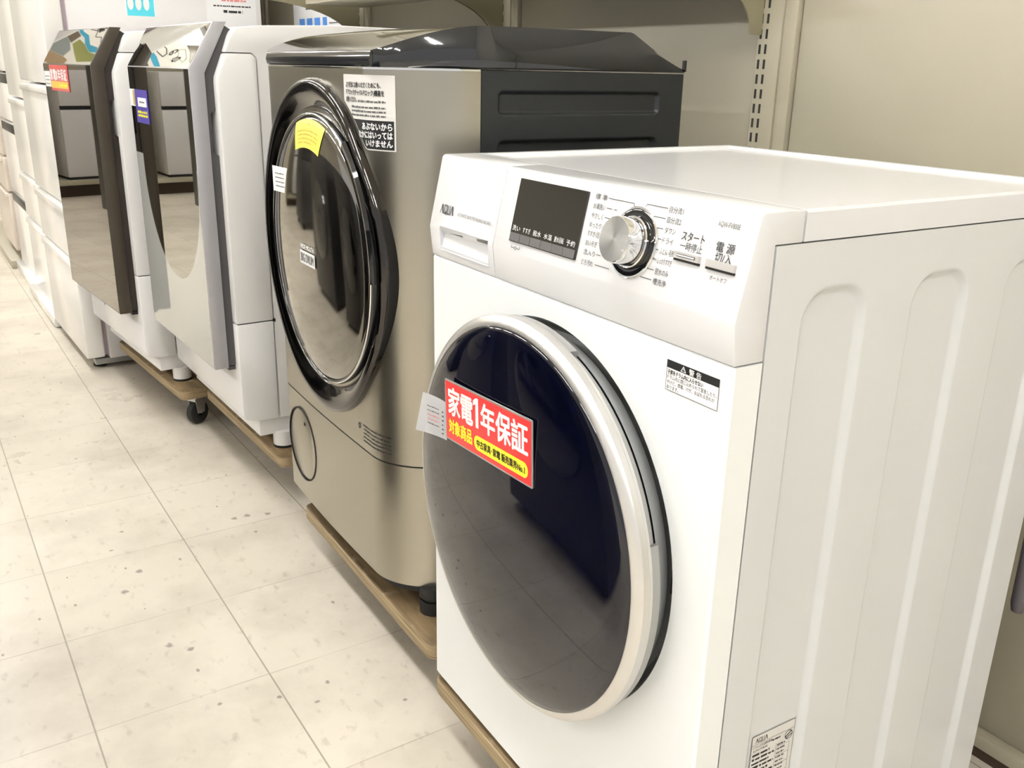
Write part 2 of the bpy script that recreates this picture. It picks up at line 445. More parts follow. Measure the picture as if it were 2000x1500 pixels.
def tube(bm, pts, r, n=12, mat=0):
    pts = [Vector(p) for p in pts]; rings = []
    for i, p in enumerate(pts):
        t = (pts[min(i + 1, len(pts) - 1)] - pts[max(i - 1, 0)]).normalized()
        a = t.cross(Vector((0.31, 0.2, 0.93))).normalized(); b = t.cross(a)
        rr = r[i] if isinstance(r, (list, tuple)) else r
        rings.append([bm.verts.new(p + rr * (a * math.cos(2 * PI * k / n) + b * math.sin(2 * PI * k / n))) for k in range(n)])
    for i in range(len(rings) - 1):
        for k in range(n): bm.faces.new((rings[i][k], rings[i][(k + 1) % n], rings[i + 1][(k + 1) % n], rings[i + 1][k])).material_index = mat
    bm.faces.new(rings[0]).material_index = mat; bm.faces.new(list(reversed(rings[-1]))).material_index = mat
    return bm


def quad(bm, p, mat=0):
    f = bm.faces.new([bm.verts.new(q) for q in p]); f.material_index = mat
    return f


class Face:
    """a flat drawing surface: origin, right, up, normal; draws slabs, lines and lettering as thin geometry"""
    def __init__(self, o, r, u):
        self.o, self.r, self.u = Vector(o), Vector(r).normalized(), Vector(u).normalized()
        self.n = self.r.cross(self.u).normalized()

    def P(self, a, b, h=0.0):
        return self.o + self.r * a + self.u * b + self.n * h

    def poly(self, bm, pts, h, mat=0, th=0.0):
        A = [bm.verts.new(self.P(a, b, h)) for a, b in pts]
        bm.faces.new(A).material_index = mat
        if th:
            B = [bm.verts.new(self.P(a, b, h - th)) for a, b in pts]
            n = len(pts)
            for i in range(n): bm.faces.new((A[i], B[i], B[(i + 1) % n], A[(i + 1) % n])).material_index = mat
            bm.faces.new(list(reversed(B))).material_index = mat

    def rect(self, bm, a0, a1, b0, b1, h, mat=0, th=0.0, rr=0.0):
        if rr <= 0:
            pts = [(a0, b0), (a1, b0), (a1, b1), (a0, b1)]
        else:
            pts = []
            for cx, cy, s in ((a1 - rr, b0 + rr, -90), (a1 - rr, b1 - rr, 0), (a0 + rr, b1 - rr, 90), (a0 + rr, b0 + rr, 180)):
                for k in range(7):
                    t = rad(s + 15 * k); pts.append((cx + rr * math.cos(t), cy + rr * math.sin(t)))
        self.poly(bm, pts, h, mat, th)

    def frame(self, bm, a0, a1, b0, b1, t, h, mat=0):
        self.rect(bm, a0, a1, b0, b0 + t, h, mat); self.rect(bm, a0, a1, b1 - t, b1, h, mat)
        self.rect(bm, a0, a0 + t, b0 + t, b1 - t, h, mat); self.rect(bm, a1 - t, a1, b0 + t, b1 - t, h, mat)

    def line(self, bm, p, q, t, h, mat=0):
        p, q = Vector(p), Vector(q); d_ = (q - p).normalized(); s = Vector((-d_.y, d_.x)) * t / 2
        self.poly(bm, [tuple(p - s), tuple(q - s), tuple(q + s), tuple(p + s)], h, mat)

    def text(self, bm, s, a, b, size, h, mat=0, align='LEFT', bold=0.0, sx=1.0, width=None, rot=0.0):
        """baseline-left (or centre) at (a, b); size = rough glyph height"""
        cu = bpy.data.curves.new('lettering', 'FONT')
        cu.body = s; cu.size = size; cu.resolution_u = 2
        ob = bpy.data.objects.new('lettering', cu); COL.objects.link(ob)
        bpy.context.view_layer.update()
        me = bpy.data.meshes.new_from_object(ob.evaluated_get(bpy.context.evaluated_depsgraph_get()))
        bpy.data.objects.remove(ob); bpy.data.curves.remove(cu)
        if not len(me.vertices):
            return
        xs = [v.co.x for v in me.vertices]; x0, x1 = min(xs), max(xs)
        if width: sx = width / max(1e-6, x1 - x0)
        off = x0 if align == 'LEFT' else (x1 if align == 'RIGHT' else (x0 + x1) / 2)
        cr, sr = math.cos(rot), math.sin(rot)
        shifts = [(0, 0)] if not bold else [(bold * math.cos(k * PI / 3), bold * math.sin(k * PI / 3)) for k in range(6)]
        for ik, (dx, dy) in enumerate(shifts):
            vs = []
            for v in me.vertices:
                x, y = (v.co.x - off) * sx + dx, v.co.y + dy
                vs.append(bm.verts.new(self.P(a + x * cr - y * sr, b + x * sr + y * cr, h + ik * 3e-5)))
            for p in me.polygons:
                try:
                    f = bm.faces.new([vs[i] for i in p.vertices]); f.material_index = mat
                except ValueError:
                    pass
        bpy.data.meshes.remove(me)

    def scribble(self, bm, a0, a1, b, t, h, mat=0, seed=1):
        """a line of print too small to read: broken short dashes"""
        q = random.Random(seed); a = a0
        while a < a1:
            l = q.uniform(0.4, 2.2) * t * 1.6
            self.rect(bm, a, min(a + l, a1), b, b + t * q.uniform(.7, 1.0), h, mat); a += l + q.uniform(.25, .6) * t


def decal(name, bm, mats, parent):
    return finish(name, bm, mats, parent, smooth=0, recalc=False)


def front(x=0.0):            # drawing surface on a machine's front, a = -y
    return Face((x, 0, 0), (0, -1, 0), (0, 0, 1))


def side(y=0.0):             # drawing surface on the near side, a = x
    return Face((0, y, 0), (1, 0, 0), (0, 0, 1))


def world_to(root, p):
    return root.matrix_world.inverted() @ Vector(p)


# ================================================================== the setting
struct(finish('floor', BX(-9, 0.95, -5, 13, -0.1, 0.0), 'floor', smooth=0))
struct(finish('ceiling', BX(-9, 0.95, -5, 13, 3.05, 3.15), 'ceil', smooth=0))
struct(finish('wall_right', BX(0.86, 0.98, -5, 13, 0, 3.05), 'wallpaint', smooth=0))
struct(finish('wall_far', BX(-9, 0.86, 12.9, 13, 0, 3.05), 'wallpaint', smooth=0))

# ------------------------------------------------------------------ ceiling lights
def make_light(label, loc):
    t = thing('ceiling_light', label, 'ceiling light', loc, 0, 'fluorescent ceiling lights over the aisle')
    b = BX(-0.11, 0.11, -0.62, 0.62, 0.0, 0.05, bev=0.006)
    finish('housing', b, 'fixture', t)
    for s in (-1, 1):
        cyl_b = cyl(bmesh.new(), (s * 0.055, -0.59, -0.022), (s * 0.055, 0.59, -0.022), 0.016, 14)
        finish('tube', cyl_b, 'tube', t)
    return t


def copy_tree(o, loc, label, rz=None):
    c = o.copy(); COL.objects.link(c); c.location = loc; c['label'] = label
    if rz is not None: c.rotation_euler = (0, 0, rz)
    for ch in o.children:
        k = ch.copy(); COL.objects.link(k); k.parent = c
        for g in ch.children:
            q = g.copy(); COL.objects.link(q); q.parent = k
    return c


light0 = None
rows = [(-0.85, 'over this aisle'), (-3.4, 'over the second aisle')]
ords = ['behind the camera', 'above the camera', 'level with the first washer', 'level with the steel washer', 'level with the white washers',
        'level with the fridges', 'past the fridges', 'near the far shelf wall', 'at the far end']
for rx, rn in rows:
    for k, yy in enumerate([-3.2, -1.5, 0.2, 1.9, 3.6, 5.3, 7.0, 8.9, 10.8]):
        lb = 'twin tube ceiling light %s, %s' % (rn, ords[k])
        if light0 is None: light0 = make_light(lb, (rx, yy, 2.995))
        else: copy_tree(light0, (rx, yy, 2.995), lb)

# ------------------------------------------------------------------ wall shelving (uprights, back panels, base)
shelving = thing('wall_shelving', 'beige steel wall shelving frame with slotted uprights behind the washing machines', 'shelving', (0.80, 1.6, 0))
XU = 0.775          # face of the uprights
UY = [-0.21, 0.69, 1.59, 2.48, 3.47, 4.40, 5.30]


def local(root, bm):
    bmesh.ops.translate(bm, verts=bm.verts, vec=-Vector(root.location)); return bm


for i in range(len(UY) - 1):
    ya, yb = UY[i] + 0.046, UY[i + 1] - 0.046
    for z0, z1 in ((0.03, 1.40), (1.402, 2.3)):
        finish('back_panel', local(shelving, BX(XU + 0.012, XU + 0.03, ya, yb, z0, z1, bev=0.002)), 'beige_steel', shelving)
for yc in UY:
    b = BX(XU, XU + 0.06, yc - 0.012, yc + 0.045, 0.0, 2.3, bev=0.003)
    box(b, XU + 0.002, XU + 0.06, yc - 0.043, yc - 0.0125, 0.0, 2.3, bev=0.003)
    z = 0.2
    while z < 2.25:
        for s in (0.022, 0.036):
            box(b, XU - 0.0004, XU + 0.001, yc + s - 0.0025, yc + s + 0.0025, z, z + 0.0165, mat=1)
        z += 0.0262
    finish('upright', local(shelving, b), ['beige_upright', 'gap'], shelving)
for i in range(len(UY) - 1):
    finish('base_ledge', local(shelving, BX(XU - 0.012, XU + 0.012, UY[i] + 0.001, UY[i + 1] - 0.001, 0.020, 0.045, bev=0.003)), 'beige_upright', shelving)
finish('kick_board', local(shelving, BX(XU - 0.008, XU + 0.01, UY[0], UY[-1], 0.0, 0.0195)), 'kick', shelving)


def shelf(i, label):
    ya, yb = UY[i], UY[i + 1]
    t = thing('wall_shelf', label, 'shelf', (XU, (ya + yb) / 2, 1.262), 0, 'empty shelves above the washing machines')
    finish('shelf_board', local(t, BX(XU - 0.20, XU - 0.004, ya + 0.05, yb - 0.012, 1.262, 1.292, bev=0.004)), 'beige_upright', t)
    for yy, th in ((ya + 0.036, 0.004), (yb + 0.022, 0.004)):
        pts = [(XU - 0.001, 1.150), (XU - 0.030, 1.150)]
        for k in range(1, 13):           # concave lower edge
            tt = k / 12
            pts.append((XU - 0.030 - 0.36 * (1 - math.cos(tt * PI / 2)), 1.150 + 0.125 * math.sin(tt * PI / 2) ** 0.9))
        pts += [(XU - 0.39, 1.300), (XU - 0.001, 1.300)]
        b = prism(bmesh.new(), pts, 'y', yy - th / 2, yy + th / 2)
        for k in range(1, 14):           # rolled lip along the curved edge
            pass
        finish('bracket', local(t, b), 'bracket', t)
    return t


shelf(1, 'empty beige shelf on curved brackets above the dark steel washing machine')
shelf(2, 'empty beige shelf on curved brackets above the silver mirror door washer')

# blue printed poster on the back panel behind the silver mirror washer
b = bmesh.new()
fw = Face((XU + 0.010, 0, 0), (0, -1, 0), (0, 0, 1))
fw.rect(b, -3.13, -2.53, 1.10, 1.325, 0.0012, 0, th=0.001)
for k in range(3): fw.rect(b, -3.07 + k * 0.075, -3.07 + k * 0.075 + 0.055, 1.20, 1.245, 0.0016, 1)
for k in range(2): fw.rect(b, -2.84, -2.80, 1.21 - k * 0.05, 1.245 - k * 0.05, 0.0016, 1)
fw.rect(b, -3.09, -3.03, 1.295, 1.308, 0.0016, 1)
for k in range(3): fw.scribble(b, -3.0 + 0.2 * k, -2.9 + 0.2 * k, 1.275, 0.006, 0.0016, 2, seed=k)
for k in range(2): fw.scribble(b, -2.78, -2.6, 1.222 - k * 0.05, 0.006, 0.0016, 2, seed=k + 9)
tag(decal('poster', b, ['paper', 'blue', 'ink_light'], None), 'white poster with blue squares on the shelf back panel behind a curved bracket', 'poster')


# ================================================================== dolly
def make_dolly(label, loc, rz, L, D=0.44, near=0.11):
    """y runs from 0 (near end) to L, x from 0 (aisle side) to D"""
    t = thing('furniture_dolly', label, 'dolly', loc, rz, 'wooden furniture dollies under the washing machines')
    z0, z1 = 0.096, 0.1245

    def rounded(x0, x1, y0, y1, rr=0.022):
        pts = []
        for cx, cy, s in ((x1 - rr, y0 + rr, -90), (x1 - rr, y1 - rr, 0), (x0 + rr, y1 - rr, 90), (x0 + rr, y0 + rr, 180)):
            for k in range(5):
                a = rad(s + 22.5 * k); pts.append((cx + rr * math.cos(a), cy + rr * math.sin(a)))
        return pts
    pw = 0.095
    for (x0, x1) in ((0, pw), (D - pw, D)):
        b = prism(bmesh.new(), rounded(x0, x1, 0, L), 'z', z0, z1, bev=0.004, seg=2)
        for f in b.faces:
            if abs(f.normal.z) < 0.8: f.material_index = 1
        finish('side_plank', b, ['wood', 'ply_edge'], t)
    for (y0, y1) in ((0.004, 0.105), (L - 0.105, L - 0.004)):
        finish('cross_plank', BX(pw + 0.001, D - pw - 0.001, y0, y1, z0, z1, bev=0.003), 'wood', t)
    for cx, cy in ((near, 0.058), (0.125, L - 0.075), (D - 0.08, 0.058), (D - 0.08, L - 0.075)):
            b = bmesh.new()
            prof = [(0.012, -0.013), (0.030, -0.013), (0.036, -0.010), (0.0375, -0.004), (0.0375, 0.004), (0.036, 0.010), (0.030, 0.013), (0.012, 0.013)]
            sw = rad(25)
            wy = cy - 0.012
            lathe_x(b, prof, 0, 0, n=32)
            mtx = Matrix.Translation((cx, wy, 0.0378)) @ Matrix.Rotation(PI / 2 + sw, 4, 'Z')
            bmesh.ops.transform(b, matrix=mtx, verts=b.verts)
            wheel = finish('caster_wheel', b, 'rubber', t)
            b = bmesh.new()
            for s in (-1, 1):
                prism(b, [(-0.014, 0.0), (0.014, 0.0), (0.018, 0.038), (-0.022, 0.048)], 'x', s * 0.0165 - 0.0012, s * 0.0165 + 0.0012)
            cyl(b, (-0.019, 0, 0.003), (0.019, 0, 0.003), 0.0055, 12)
            box(b, -0.022, 0.022, -0.025, 0.025, 0.042, 0.050)
            box(b, -0.030, 0.030, -0.035, 0.030, 0.0535, 0.0572)
            cyl(b, (0, 0, 0.049), (0, 0, 0.055), 0.017, 16)
            bmesh.ops.transform(b, matrix=Matrix.Translation((cx, wy, 0.0378)) @ Matrix.Rotation(PI / 2 + sw, 4, 'Z'), verts=b.verts)
            finish('caster_fork', b, 'steel_zinc', t)
    return t


# ================================================================== white round door washer (nearest)
def SUP(o, n):      # simple sign power
    return math.copysign(abs(o) ** n, o)


AQ = thing('washing_machine', 'white front loading washing machine with large dark blue round door, nearest to the camera', 'washing machine', (0, 0, 0), rad(-1.6), 'drum washing machines in the row')
W, D = 0.595, 0.5466
CY, CZ = 0.2965, 0.564
ZB, ZP, ZR, ZT, ZS, XS = 0.137, 0.8335, 0.8737, 0.970, 0.9405, 0.071


def lerp(a, b, t): return a + (b - a) * t


def smooth01(t):
    t = max(0, min(1, t)); return t * t * (3 - 2 * t)


# --- cabinet with pressed channels on the near side
def channel_sdf(x, z, x0, x1, zt, r):
    # distance inside a slot with a rounded top, open downward
    cx = (x0 + x1) / 2; hw = (x1 - x0) / 2
    if z > zt - r:
        qx = max(abs(x - cx) - (hw - r), 0); qz = z - (zt - r)
        if abs(x - cx) <= hw - r: return zt - z
        return r - math.hypot(qx, qz)
    return hw - abs(x - cx)


def side_depth(x, z):
    best = 0
    for x0, x1 in ((0.079, 0.1735), (0.240, 0.3365), (0.4015, 0.4965)):
        d_ = channel_sdf(x, z, x0, x1, 0.897, 0.036)
        if d_ > 0: best = max(best, 0.0065 * smooth01(d_ / 0.0105))
    return best


bm = bmesh.new()
xs = []
x = 0.0378
cuts = [0.0378, 0.077, 0.094, 0.159, 0.1755, 0.238, 0.2545, 0.322, 0.3385, 0.3995, 0.416, 0.482, 0.4985, D]
for i in range(len(cuts) - 1):
    n = max(1, int(round((cuts[i + 1] - cuts[i]) / (0.0011 if i % 2 else 0.02))))
    if i % 2 and cuts[i + 1] - cuts[i] > 0.03: n = 6
    for k in range(n): xs.append(lerp(cuts[i], cuts[i + 1], k / n))
xs.append(D)
xs = sorted(set(round(v, 5) for v in xs + [lerp(0.077, 0.176, k / 40) for k in range(41)] + [lerp(0.238, 0.339, k / 40) for k in range(41)] + [lerp(0.399, 0.499, k / 40) for k in range(41)]))
zs = [ZB, 0.3, 0.5, 0.7, 0.84] + [lerp(0.85, 0.9, k / 34) for k in range(35)] + [0.92, 0.9395]
grid = [[bm.verts.new((xx, side_depth(xx, zz), zz)) for zz in zs] for xx in xs]
for i in range(len(xs) - 1):
    for j in range(len(zs) - 1):
        bm.faces.new((grid[i][j], grid[i + 1][j], grid[i + 1][j + 1], grid[i][j + 1]))
# other walls of the cabinet
pts = [(0.0378, 0), (0.0378, W), (D, W), (D, 0)]
lo = [bm.verts.new((a, b_, ZB)) for a, b_ in pts]; hi = [bm.verts.new((a, b_, 0.9395)) for a, b_ in pts]
for i in (0, 1, 2):
    bm.faces.new((lo[i], lo[i + 1], hi[i + 1], hi[i]))
bm.faces.new(lo); bm.faces.new(list(reversed(hi)))
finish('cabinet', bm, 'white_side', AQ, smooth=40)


# --- front steel panel with a round door seat
def rect_hole(bm, y0, y1, z0, z1, cy, cz, r, x, n=128, mat=0, ch=0.003):
    def hitrect(a, i0=0.0):
        dy, dz = -math.cos(a), math.sin(a)
        t = 1e9
        if dy > 1e-9: t = min(t, (y1 - i0 - cy) / dy)
        if dy < -1e-9: t = min(t, (y0 + i0 - cy) / dy)
        if dz > 1e-9: t = min(t, (z1 - i0 - cz) / dz)
        if dz < -1e-9: t = min(t, (z0 + i0 - cz) / dz)
        return (cy + t * dy, cz + t * dz)
    angs = [2 * PI * i / n for i in range(n)]
    for yy in (y0, y1):
        for zz in (z0, z1):
            a = math.atan2(zz - cz, -(yy - cy)) % (2 * PI); angs.append(a)
    angs = sorted(angs)
    C, O, E = [], [], []
    for a in angs:
        C.append(bm.verts.new((x, cy - r * math.cos(a), cz + r * math.sin(a))))
        p = hitrect(a, ch); O.append(bm.verts.new((x, p[0], p[1])))
        q = hitrect(a); E.append(bm.verts.new((x + ch, q[0], q[1])))
    m = len(angs)
    for i in range(m):
        k = (i + 1) % m
        bm.faces.new((C[i], O[i], O[k], C[k])).material_index = mat
        bm.faces.new((O[i], E[i], E[k], O[k])).material_index = mat
    return E, angs


bm = bmesh.new()
E, angs = rect_hole(bm, 0.0, W, ZB, ZP - 0.0012, CY, CZ, 0.2425, 0.0)
back = [bm.verts.new((0.0358, v.co.y, v.co.z)) for v in E]
for i in range(len(E)):
    k = (i + 1) % len(E); bm.faces.new((E[i], back[i], back[k], E[k]))
fp = finish('front_panel', bm, 'white_front', AQ, smooth=30)
bm = lathe_x(bmesh.new(), [(0.2426, 0.0002), (0.2405, 0.0025), (0.232, 0.022), (0.222, 0.030), (0.15, 0.032)], CY, CZ, n=128)
finish('door_seat', bm, 'seat_grey', fp)
bm = BX(0.0085, 0.020, CY - 0.236, CY - 0.2295, CZ + 0.0, CZ + 0.028, bev=0.001)
finish('latch_slot', bm, 'gap', fp)

# --- control panel (right) and detergent drawer (left)
YD = 0.4218


def rounded_prof():
    return [(0.0, ZP), (-0.0043, ZR - 0.0015), (-0.0041, ZR + 0.0015), (0.0160, ZT - 0.0035), (0.0185, ZT - 0.0008), (0.0215, ZT), (XS - 0.001, ZT), (XS - 0.001, ZS - 0.0002), (0.0362, ZS - 0.0002), (0.0362, ZP)]


panel = finish('control_panel', prism(bmesh.new(), rounded_prof(), 'y', 0.0, YD - 0.0006, bev=0.0016, seg=2), 'white', AQ, smooth=25)


def boolean(o, cutter_bm, op='DIFFERENCE'):
    c = finish('cutter', cutter_bm, [m for m in o.data.materials] or 'white', None, smooth=0)
    md = o.modifiers.new('b', 'BOOLEAN'); md.object = c; md.operation = op; md.solver = 'EXACT'
    bpy.context.view_layer.update()
    me = bpy.data.meshes.new_from_object(o.evaluated_get(bpy.context.evaluated_depsgraph_get()))
    o.modifiers.clear(); old = o.data; o.data = me; me.name = o.name
    bpy.data.meshes.remove(old); bpy.data.objects.remove(c)
    return o


drawer = finish('detergent_drawer', prism(bmesh.new(), rounded_prof(), 'y', YD + 0.0006, W, bev=0.0012, seg=2), 'white', AQ, smooth=25)
cut = bmesh.new()
prism(cut, [(-0.02, 0.8775), (0.012, 0.8775), (0.020, 0.866), (0.016, 0.850), (-0.003, 0.8445), (-0.02, 0.8445)], 'y', 0.4335, 0.5655)
boolean(drawer, cut)
drawer.data.set_sharp_from_angle(angle=rad(25))
bm = bmesh.new()  # added grey sheet over the pocket walls, painting the shade inside
lp_ = [(0.0118, 0.8772), (0.0196, 0.866), (0.0156, 0.8503), (-0.0028, 0.8448)]
A_ = [bm.verts.new((p[0], 0.4338, p[1])) for p in lp_]; B_ = [bm.verts.new((p[0], 0.5652, p[1])) for p in lp_]
for k in range(3): bm.faces.new((A_[k], A_[k + 1], B_[k + 1], B_[k]))
for V_, yy in ((A_, 0.4338), (B_, 0.5652)):
    bm.faces.new(V_ + [bm.verts.new((-0.003, yy, 0.8772))])
finish('pocket_shade_sheet', bm, 'pocket', drawer, smooth=0)
bm = bmesh.new()      # grip scoop inside the pocket
prism(bm, [(0.0005, 0.8765), (0.014, 0.8765), (0.016, 0.872), (0.0025, 0.8705)], 'y', 0.436, 0.472)
finish('grip_slot', bm, 'button_grey', drawer)
bm = bmesh.new()
prism(bm, [(0.0005, 0.8765), (0.014, 0.8765), (0.016, 0.872), (0.0025, 0.8690)], 'y', 0.512, 0.564, mat=0)
finish('grip_slot', bm, 'button_grey', drawer)
lab = bmesh.new()
# slanted drawing surface
un_ = Vector((-0.0041, 0, ZR + 0.0015)); top_ = Vector((0.0160, 0, ZT - 0.0035))
SL = Face(tuple(un_ + (Vector((-0.0043, 0, 0.8735)) - un_)), (0, -1, 0), tuple(top_ - un_))


def st(bm, s, y, v, size, mat=0, align='LEFT', bold=0.0, width=None, h=0.0012):
    SL.text(bm, s, -y, v, size, h, mat, align, bold, width=width)


# AQUA word mark (A without cross bars)
def aqua(F, bm, a, b, s, h, mat=0, t=None):
    t = t or s * 0.12
    def A(x):
        F.line(bm, (x, b), (x + s * .32, b + s), t, h, mat); F.line(bm, (x + s * .32, b + s), (x + s * .62, b), t * 1.5, h, mat)
    A(a)
    q = a + s * .8; F.frame(bm, q, q + s * .66, b, b + s, t, h, mat); F.line(bm, (q + s * .36, b + s * .3), (q + s * .72, b - s * .1), t, h, mat)
    q = a + s * 1.62; F.rect(bm, q, q + t, b, b + s, h, mat); F.rect(bm, q + s * .56 - t, q + s * .56, b, b + s, h, mat); F.rect(bm, q, q + s * .56, b, b + t, h, mat)
    A(a + s * 2.32)


bm = bmesh.new()
aqua(SL, bm, -0.5700, 0.0215, 0.0122, 0.0012)
st(bm, 'AUTOMATIC DRUM TYPE WASHING MACHINE', 0.5208, 0.0232, 0.0066, 1, width=0.086)
decal('lettering', bm, ['ink', 'ink_light'], drawer)
bm = bmesh.new()
st(bm, 'AQW-FV800E', 0.0485, 0.0805, 0.0070, 1, width=0.0275)
st(bm, '電 源', 0.0440, 0.0590, 0.0100, 0, width=0.0230, bold=0.00005)
st(bm, '切/入', 0.0425, 0.0495, 0.0098, 0, width=0.0212, bold=0.00005)
st(bm, 'オートオフ', 0.0430, 0.0325, 0.0052, 0, width=0.0212)
st(bm, 'スタート', 0.0912, 0.0615, 0.0100, 0, width=0.0310, bold=0.00008)
st(bm, '一時停止', 0.0908, 0.0525, 0.0090, 0, width=0.0305)
LFT = [('標 準', 0.0850), ('お湯洗い', 0.0748), ('やさしく', 0.0648), ('ゆったり', 0.0550), ('すすぎ1回', 0.0455), ('おいそぎ', 0.0355), ('念入り', 0.0255), ('どろ汚れ', 0.0148)]
for s, v in LFT: st(bm, s, 0.2352, v - 0.0028, 0.0068, 0, width=0.0205)
RGT = [('自分流1', 0.0868, .020), ('自分流2', 0.0768, .020), ('ダウン', 0.0668, .0155), ('ドライ', 0.0568, .0155), ('ふとん･毛布', 0.0465, .0205), ('しっかりすすぎ', 0.0370, .0205), ('脱水のみ', 0.0265, .0195), ('槽洗浄', 0.0168, .0190)]
for s, v, wd in RGT: st(bm, s, 0.1165, v - 0.0030, 0.0070, 0, width=wd)
KY, KV = 0.1580, 0.0472


def ln(y0, v0, y1, v1, t=0.0007): SL.line(bm, (-y0, v0), (-y1, v1), t, 0.0012, 0)


ln(0.2125, 0.0850, 0.1700, 0.0850); ln(0.1700, 0.0850, 0.1690, 0.0822)
ln(0.2120, 0.0748, 0.2030, 0.0748); ln(0.1995, 0.0748, 0.1950, 0.0748); ln(0.2120, 0.0648, 0.2030, 0.0648)
ln(0.2120, 0.0550, 0.2060, 0.0550); ln(0.2120, 0.0255, 0.2050, 0.0255); ln(0.2110, 0.0148, 0.1860, 0.0148)
ln(0.1190, 0.0868, 0.1500, 0.0868); ln(0.1500, 0.0868, 0.1515, 0.0838); ln(0.1190, 0.0768, 0.1370, 0.0768); ln(0.1190, 0.0668, 0.1290, 0.0668)
ln(0.1180, 0.0568, 0.1240, 0.0568); ln(0.1185, 0.0465, 0.1240, 0.0465); ln(0.1190, 0.0370, 0.1265, 0.0370); ln(0.1190, 0.0265, 0.1305, 0.0265); ln(0.1185, 0.0168, 0.1365, 0.0168)
decal('lettering', bm, ['ink', 'ink_light'], panel)
bm = bmesh.new()      # key lock sign under the display
SL.line(bm, (-0.3775, 0.0090), (-0.3775, 0.0060), 0.0006, 0.0012); SL.line(bm, (-0.3775, 0.0060), (-0.3700, 0.0060), 0.0006, 0.0012)
SL.line(bm, (-0.3665, 0.0060), (-0.3590, 0.0060), 0.0006, 0.0012); SL.line(bm, (-0.3590, 0.0060), (-0.3590, 0.0090), 0.0006, 0.0012)
for k in range(8):
    a0, a1 = k * PI / 4, (k + 1) * PI / 4
    SL.line(bm, (-0.3682 + 0.0020 * math.cos(a0), 0.0060 + 0.0020 * math.sin(a0)), (-0.3682 + 0.0020 * math.cos(a1), 0.0060 + 0.0020 * math.sin(a1)), 0.0006, 0.0012)
decal('lock_symbol', bm, ['ink', 'ink_light'], panel)
# display
bm = bmesh.new()
SL.rect(bm, -0.3840, -0.2468, 0.0130, 0.0878, 0.0022, 0, th=0.002, rr=0.0012)
disp = finish('display', bm, 'display', panel, smooth=0)
bm = bmesh.new()
for k in range(6):
    a = -0.3828 + k * 0.02255
    SL.rect(bm, a, a + 0.0217, 0.0140, 0.0235, 0.0030, 0, th=0.0008)
finish('touch_keys', bm, 'button_grey', disp, smooth=0)
bm = bmesh.new()
for k, s in enumerate(['洗い', 'すすぎ', '脱水', '水温', '脱水回転', '予約']):
    SL.text(bm, s, -0.3828 + k * 0.02255 + 0.0108, 0.0268, 0.0070, 0.0026, 0, 'CENTER', width=0.0165 if k != 4 else 0.0185)
decal('lettering', bm, ['ink_white'], disp)


# buttons
def button(a0, a1, v0, v1, window):
    bm = bmesh.new()
    SL.rect(bm, a0, a1, v0, v1, 0.0042, 0, th=0.0042)
    b_ = finish('start_button' if window else 'power_button', bm, 'button_silver', panel, smooth=0)
    bm = bmesh.new()
    SL.rect(bm, a0 - 0.0004, a1 + 0.0004, v0 - 0.0022, v0 - 0.0001, 0.0025, 0, th=0.0024)
    finish('button_lip', bm, 'ink_black', b_, smooth=0)
    if window:
        bm = bmesh.new()
        SL.rect(bm, a0 + 0.005, a1 - 0.004, v0 + 0.0020, v1 - 0.0020, 0.0046, 0, th=0.0006)
        finish('button_lens', bm, 'ink_black', b_, smooth=0)
        bm = bmesh.new()
        SL.rect(bm, a0 + 0.0056, a1 - 0.0046, v0 + 0.0026, v1 - 0.0026, 0.0049, 0, th=0.0004)
        finish('button_lens_face', bm, 'paper', b_, smooth=0)


button(-0.0935, -0.0600, 0.0435, 0.0500, True)
button(-0.0497, -0.0145, 0.0432, 0.0500, False)


# dial
def lathe_on(F, a, b, prof, n=64, mat=0):
    bm = bmesh.new()
    rings = []
    for i in range(n):
        t = 2 * PI * i / n
        rings.append([bm.verts.new(F.P(a + r * math.cos(t), b + r * math.sin(t), h)) for r, h in prof])
    for i in range(n):
        A, B = rings[i], rings[(i + 1) % n]
        for j in range(len(prof) - 1): bm.faces.new((A[j], B[j], B[j + 1], A[j + 1])).material_index = mat
    bmesh.ops.remove_doubles(bm, verts=bm.verts, dist=1e-7)
    return bm


bz = finish('dial_bezel', lathe_on(SL, -KY, KV, [(0.0362, 0.0), (0.0362, 0.0022), (0.0352, 0.0030), (0.0340, 0.0030)]), 'chrome', panel)
finish('dial_well', lathe_on(SL, -KY, KV, [(0.0341, 0.0029), (0.0310, 0.0036), (0.0268, 0.0032), (0.0255, 0.0060)]), 'black', bz)
finish('dial_collar', lathe_on(SL, -KY, KV, [(0.0262, 0.0030), (0.0262, 0.0062), (0.0252, 0.0072), (0.0242, 0.0072)]), 'chrome', bz)
knob = finish('dial_knob', lathe_on(SL, -KY, KV, [(0.0238, 0.004), (0.0236, 0.024), (0.0230, 0.0262), (0.0222, 0.0268)]), 'chrome', panel)
dm = pmat('spun_aluminium', (0.60, 0.595, 0.585), 0.26, 1.0, aniso=0.85)
N_, L_, b_ = nt(dm)
cap = finish('dial_cap', lathe_on(SL, 0, 0, [(0.0224, 0.0266), (0.0222, 0.0272), (0.0, 0.0272)], n=96), dm, knob)
cap.location = SL.P(-KY, KV, 0) - SL.P(0, 0, 0)
# conic sheen of a turned cap: tangent runs around the cap's own centre
tcn = N_.new('ShaderNodeTexCoord'); sub = N_.new('ShaderNodeVectorMath'); sub.operation = 'SUBTRACT'
cen = SL.P(0, 0, 0.0272); sub.inputs[1].default_value = tuple(cen)
crs = N_.new('ShaderNodeVectorMath'); crs.operation = 'CROSS_PRODUCT'; crs.inputs[1].default_value = tuple(SL.n)
L_.new(tcn.outputs['Object'], sub.inputs[0]); L_.new(sub.outputs[0], crs.inputs[0])
L_.new(crs.outputs[0], b_.inputs['Tangent'])

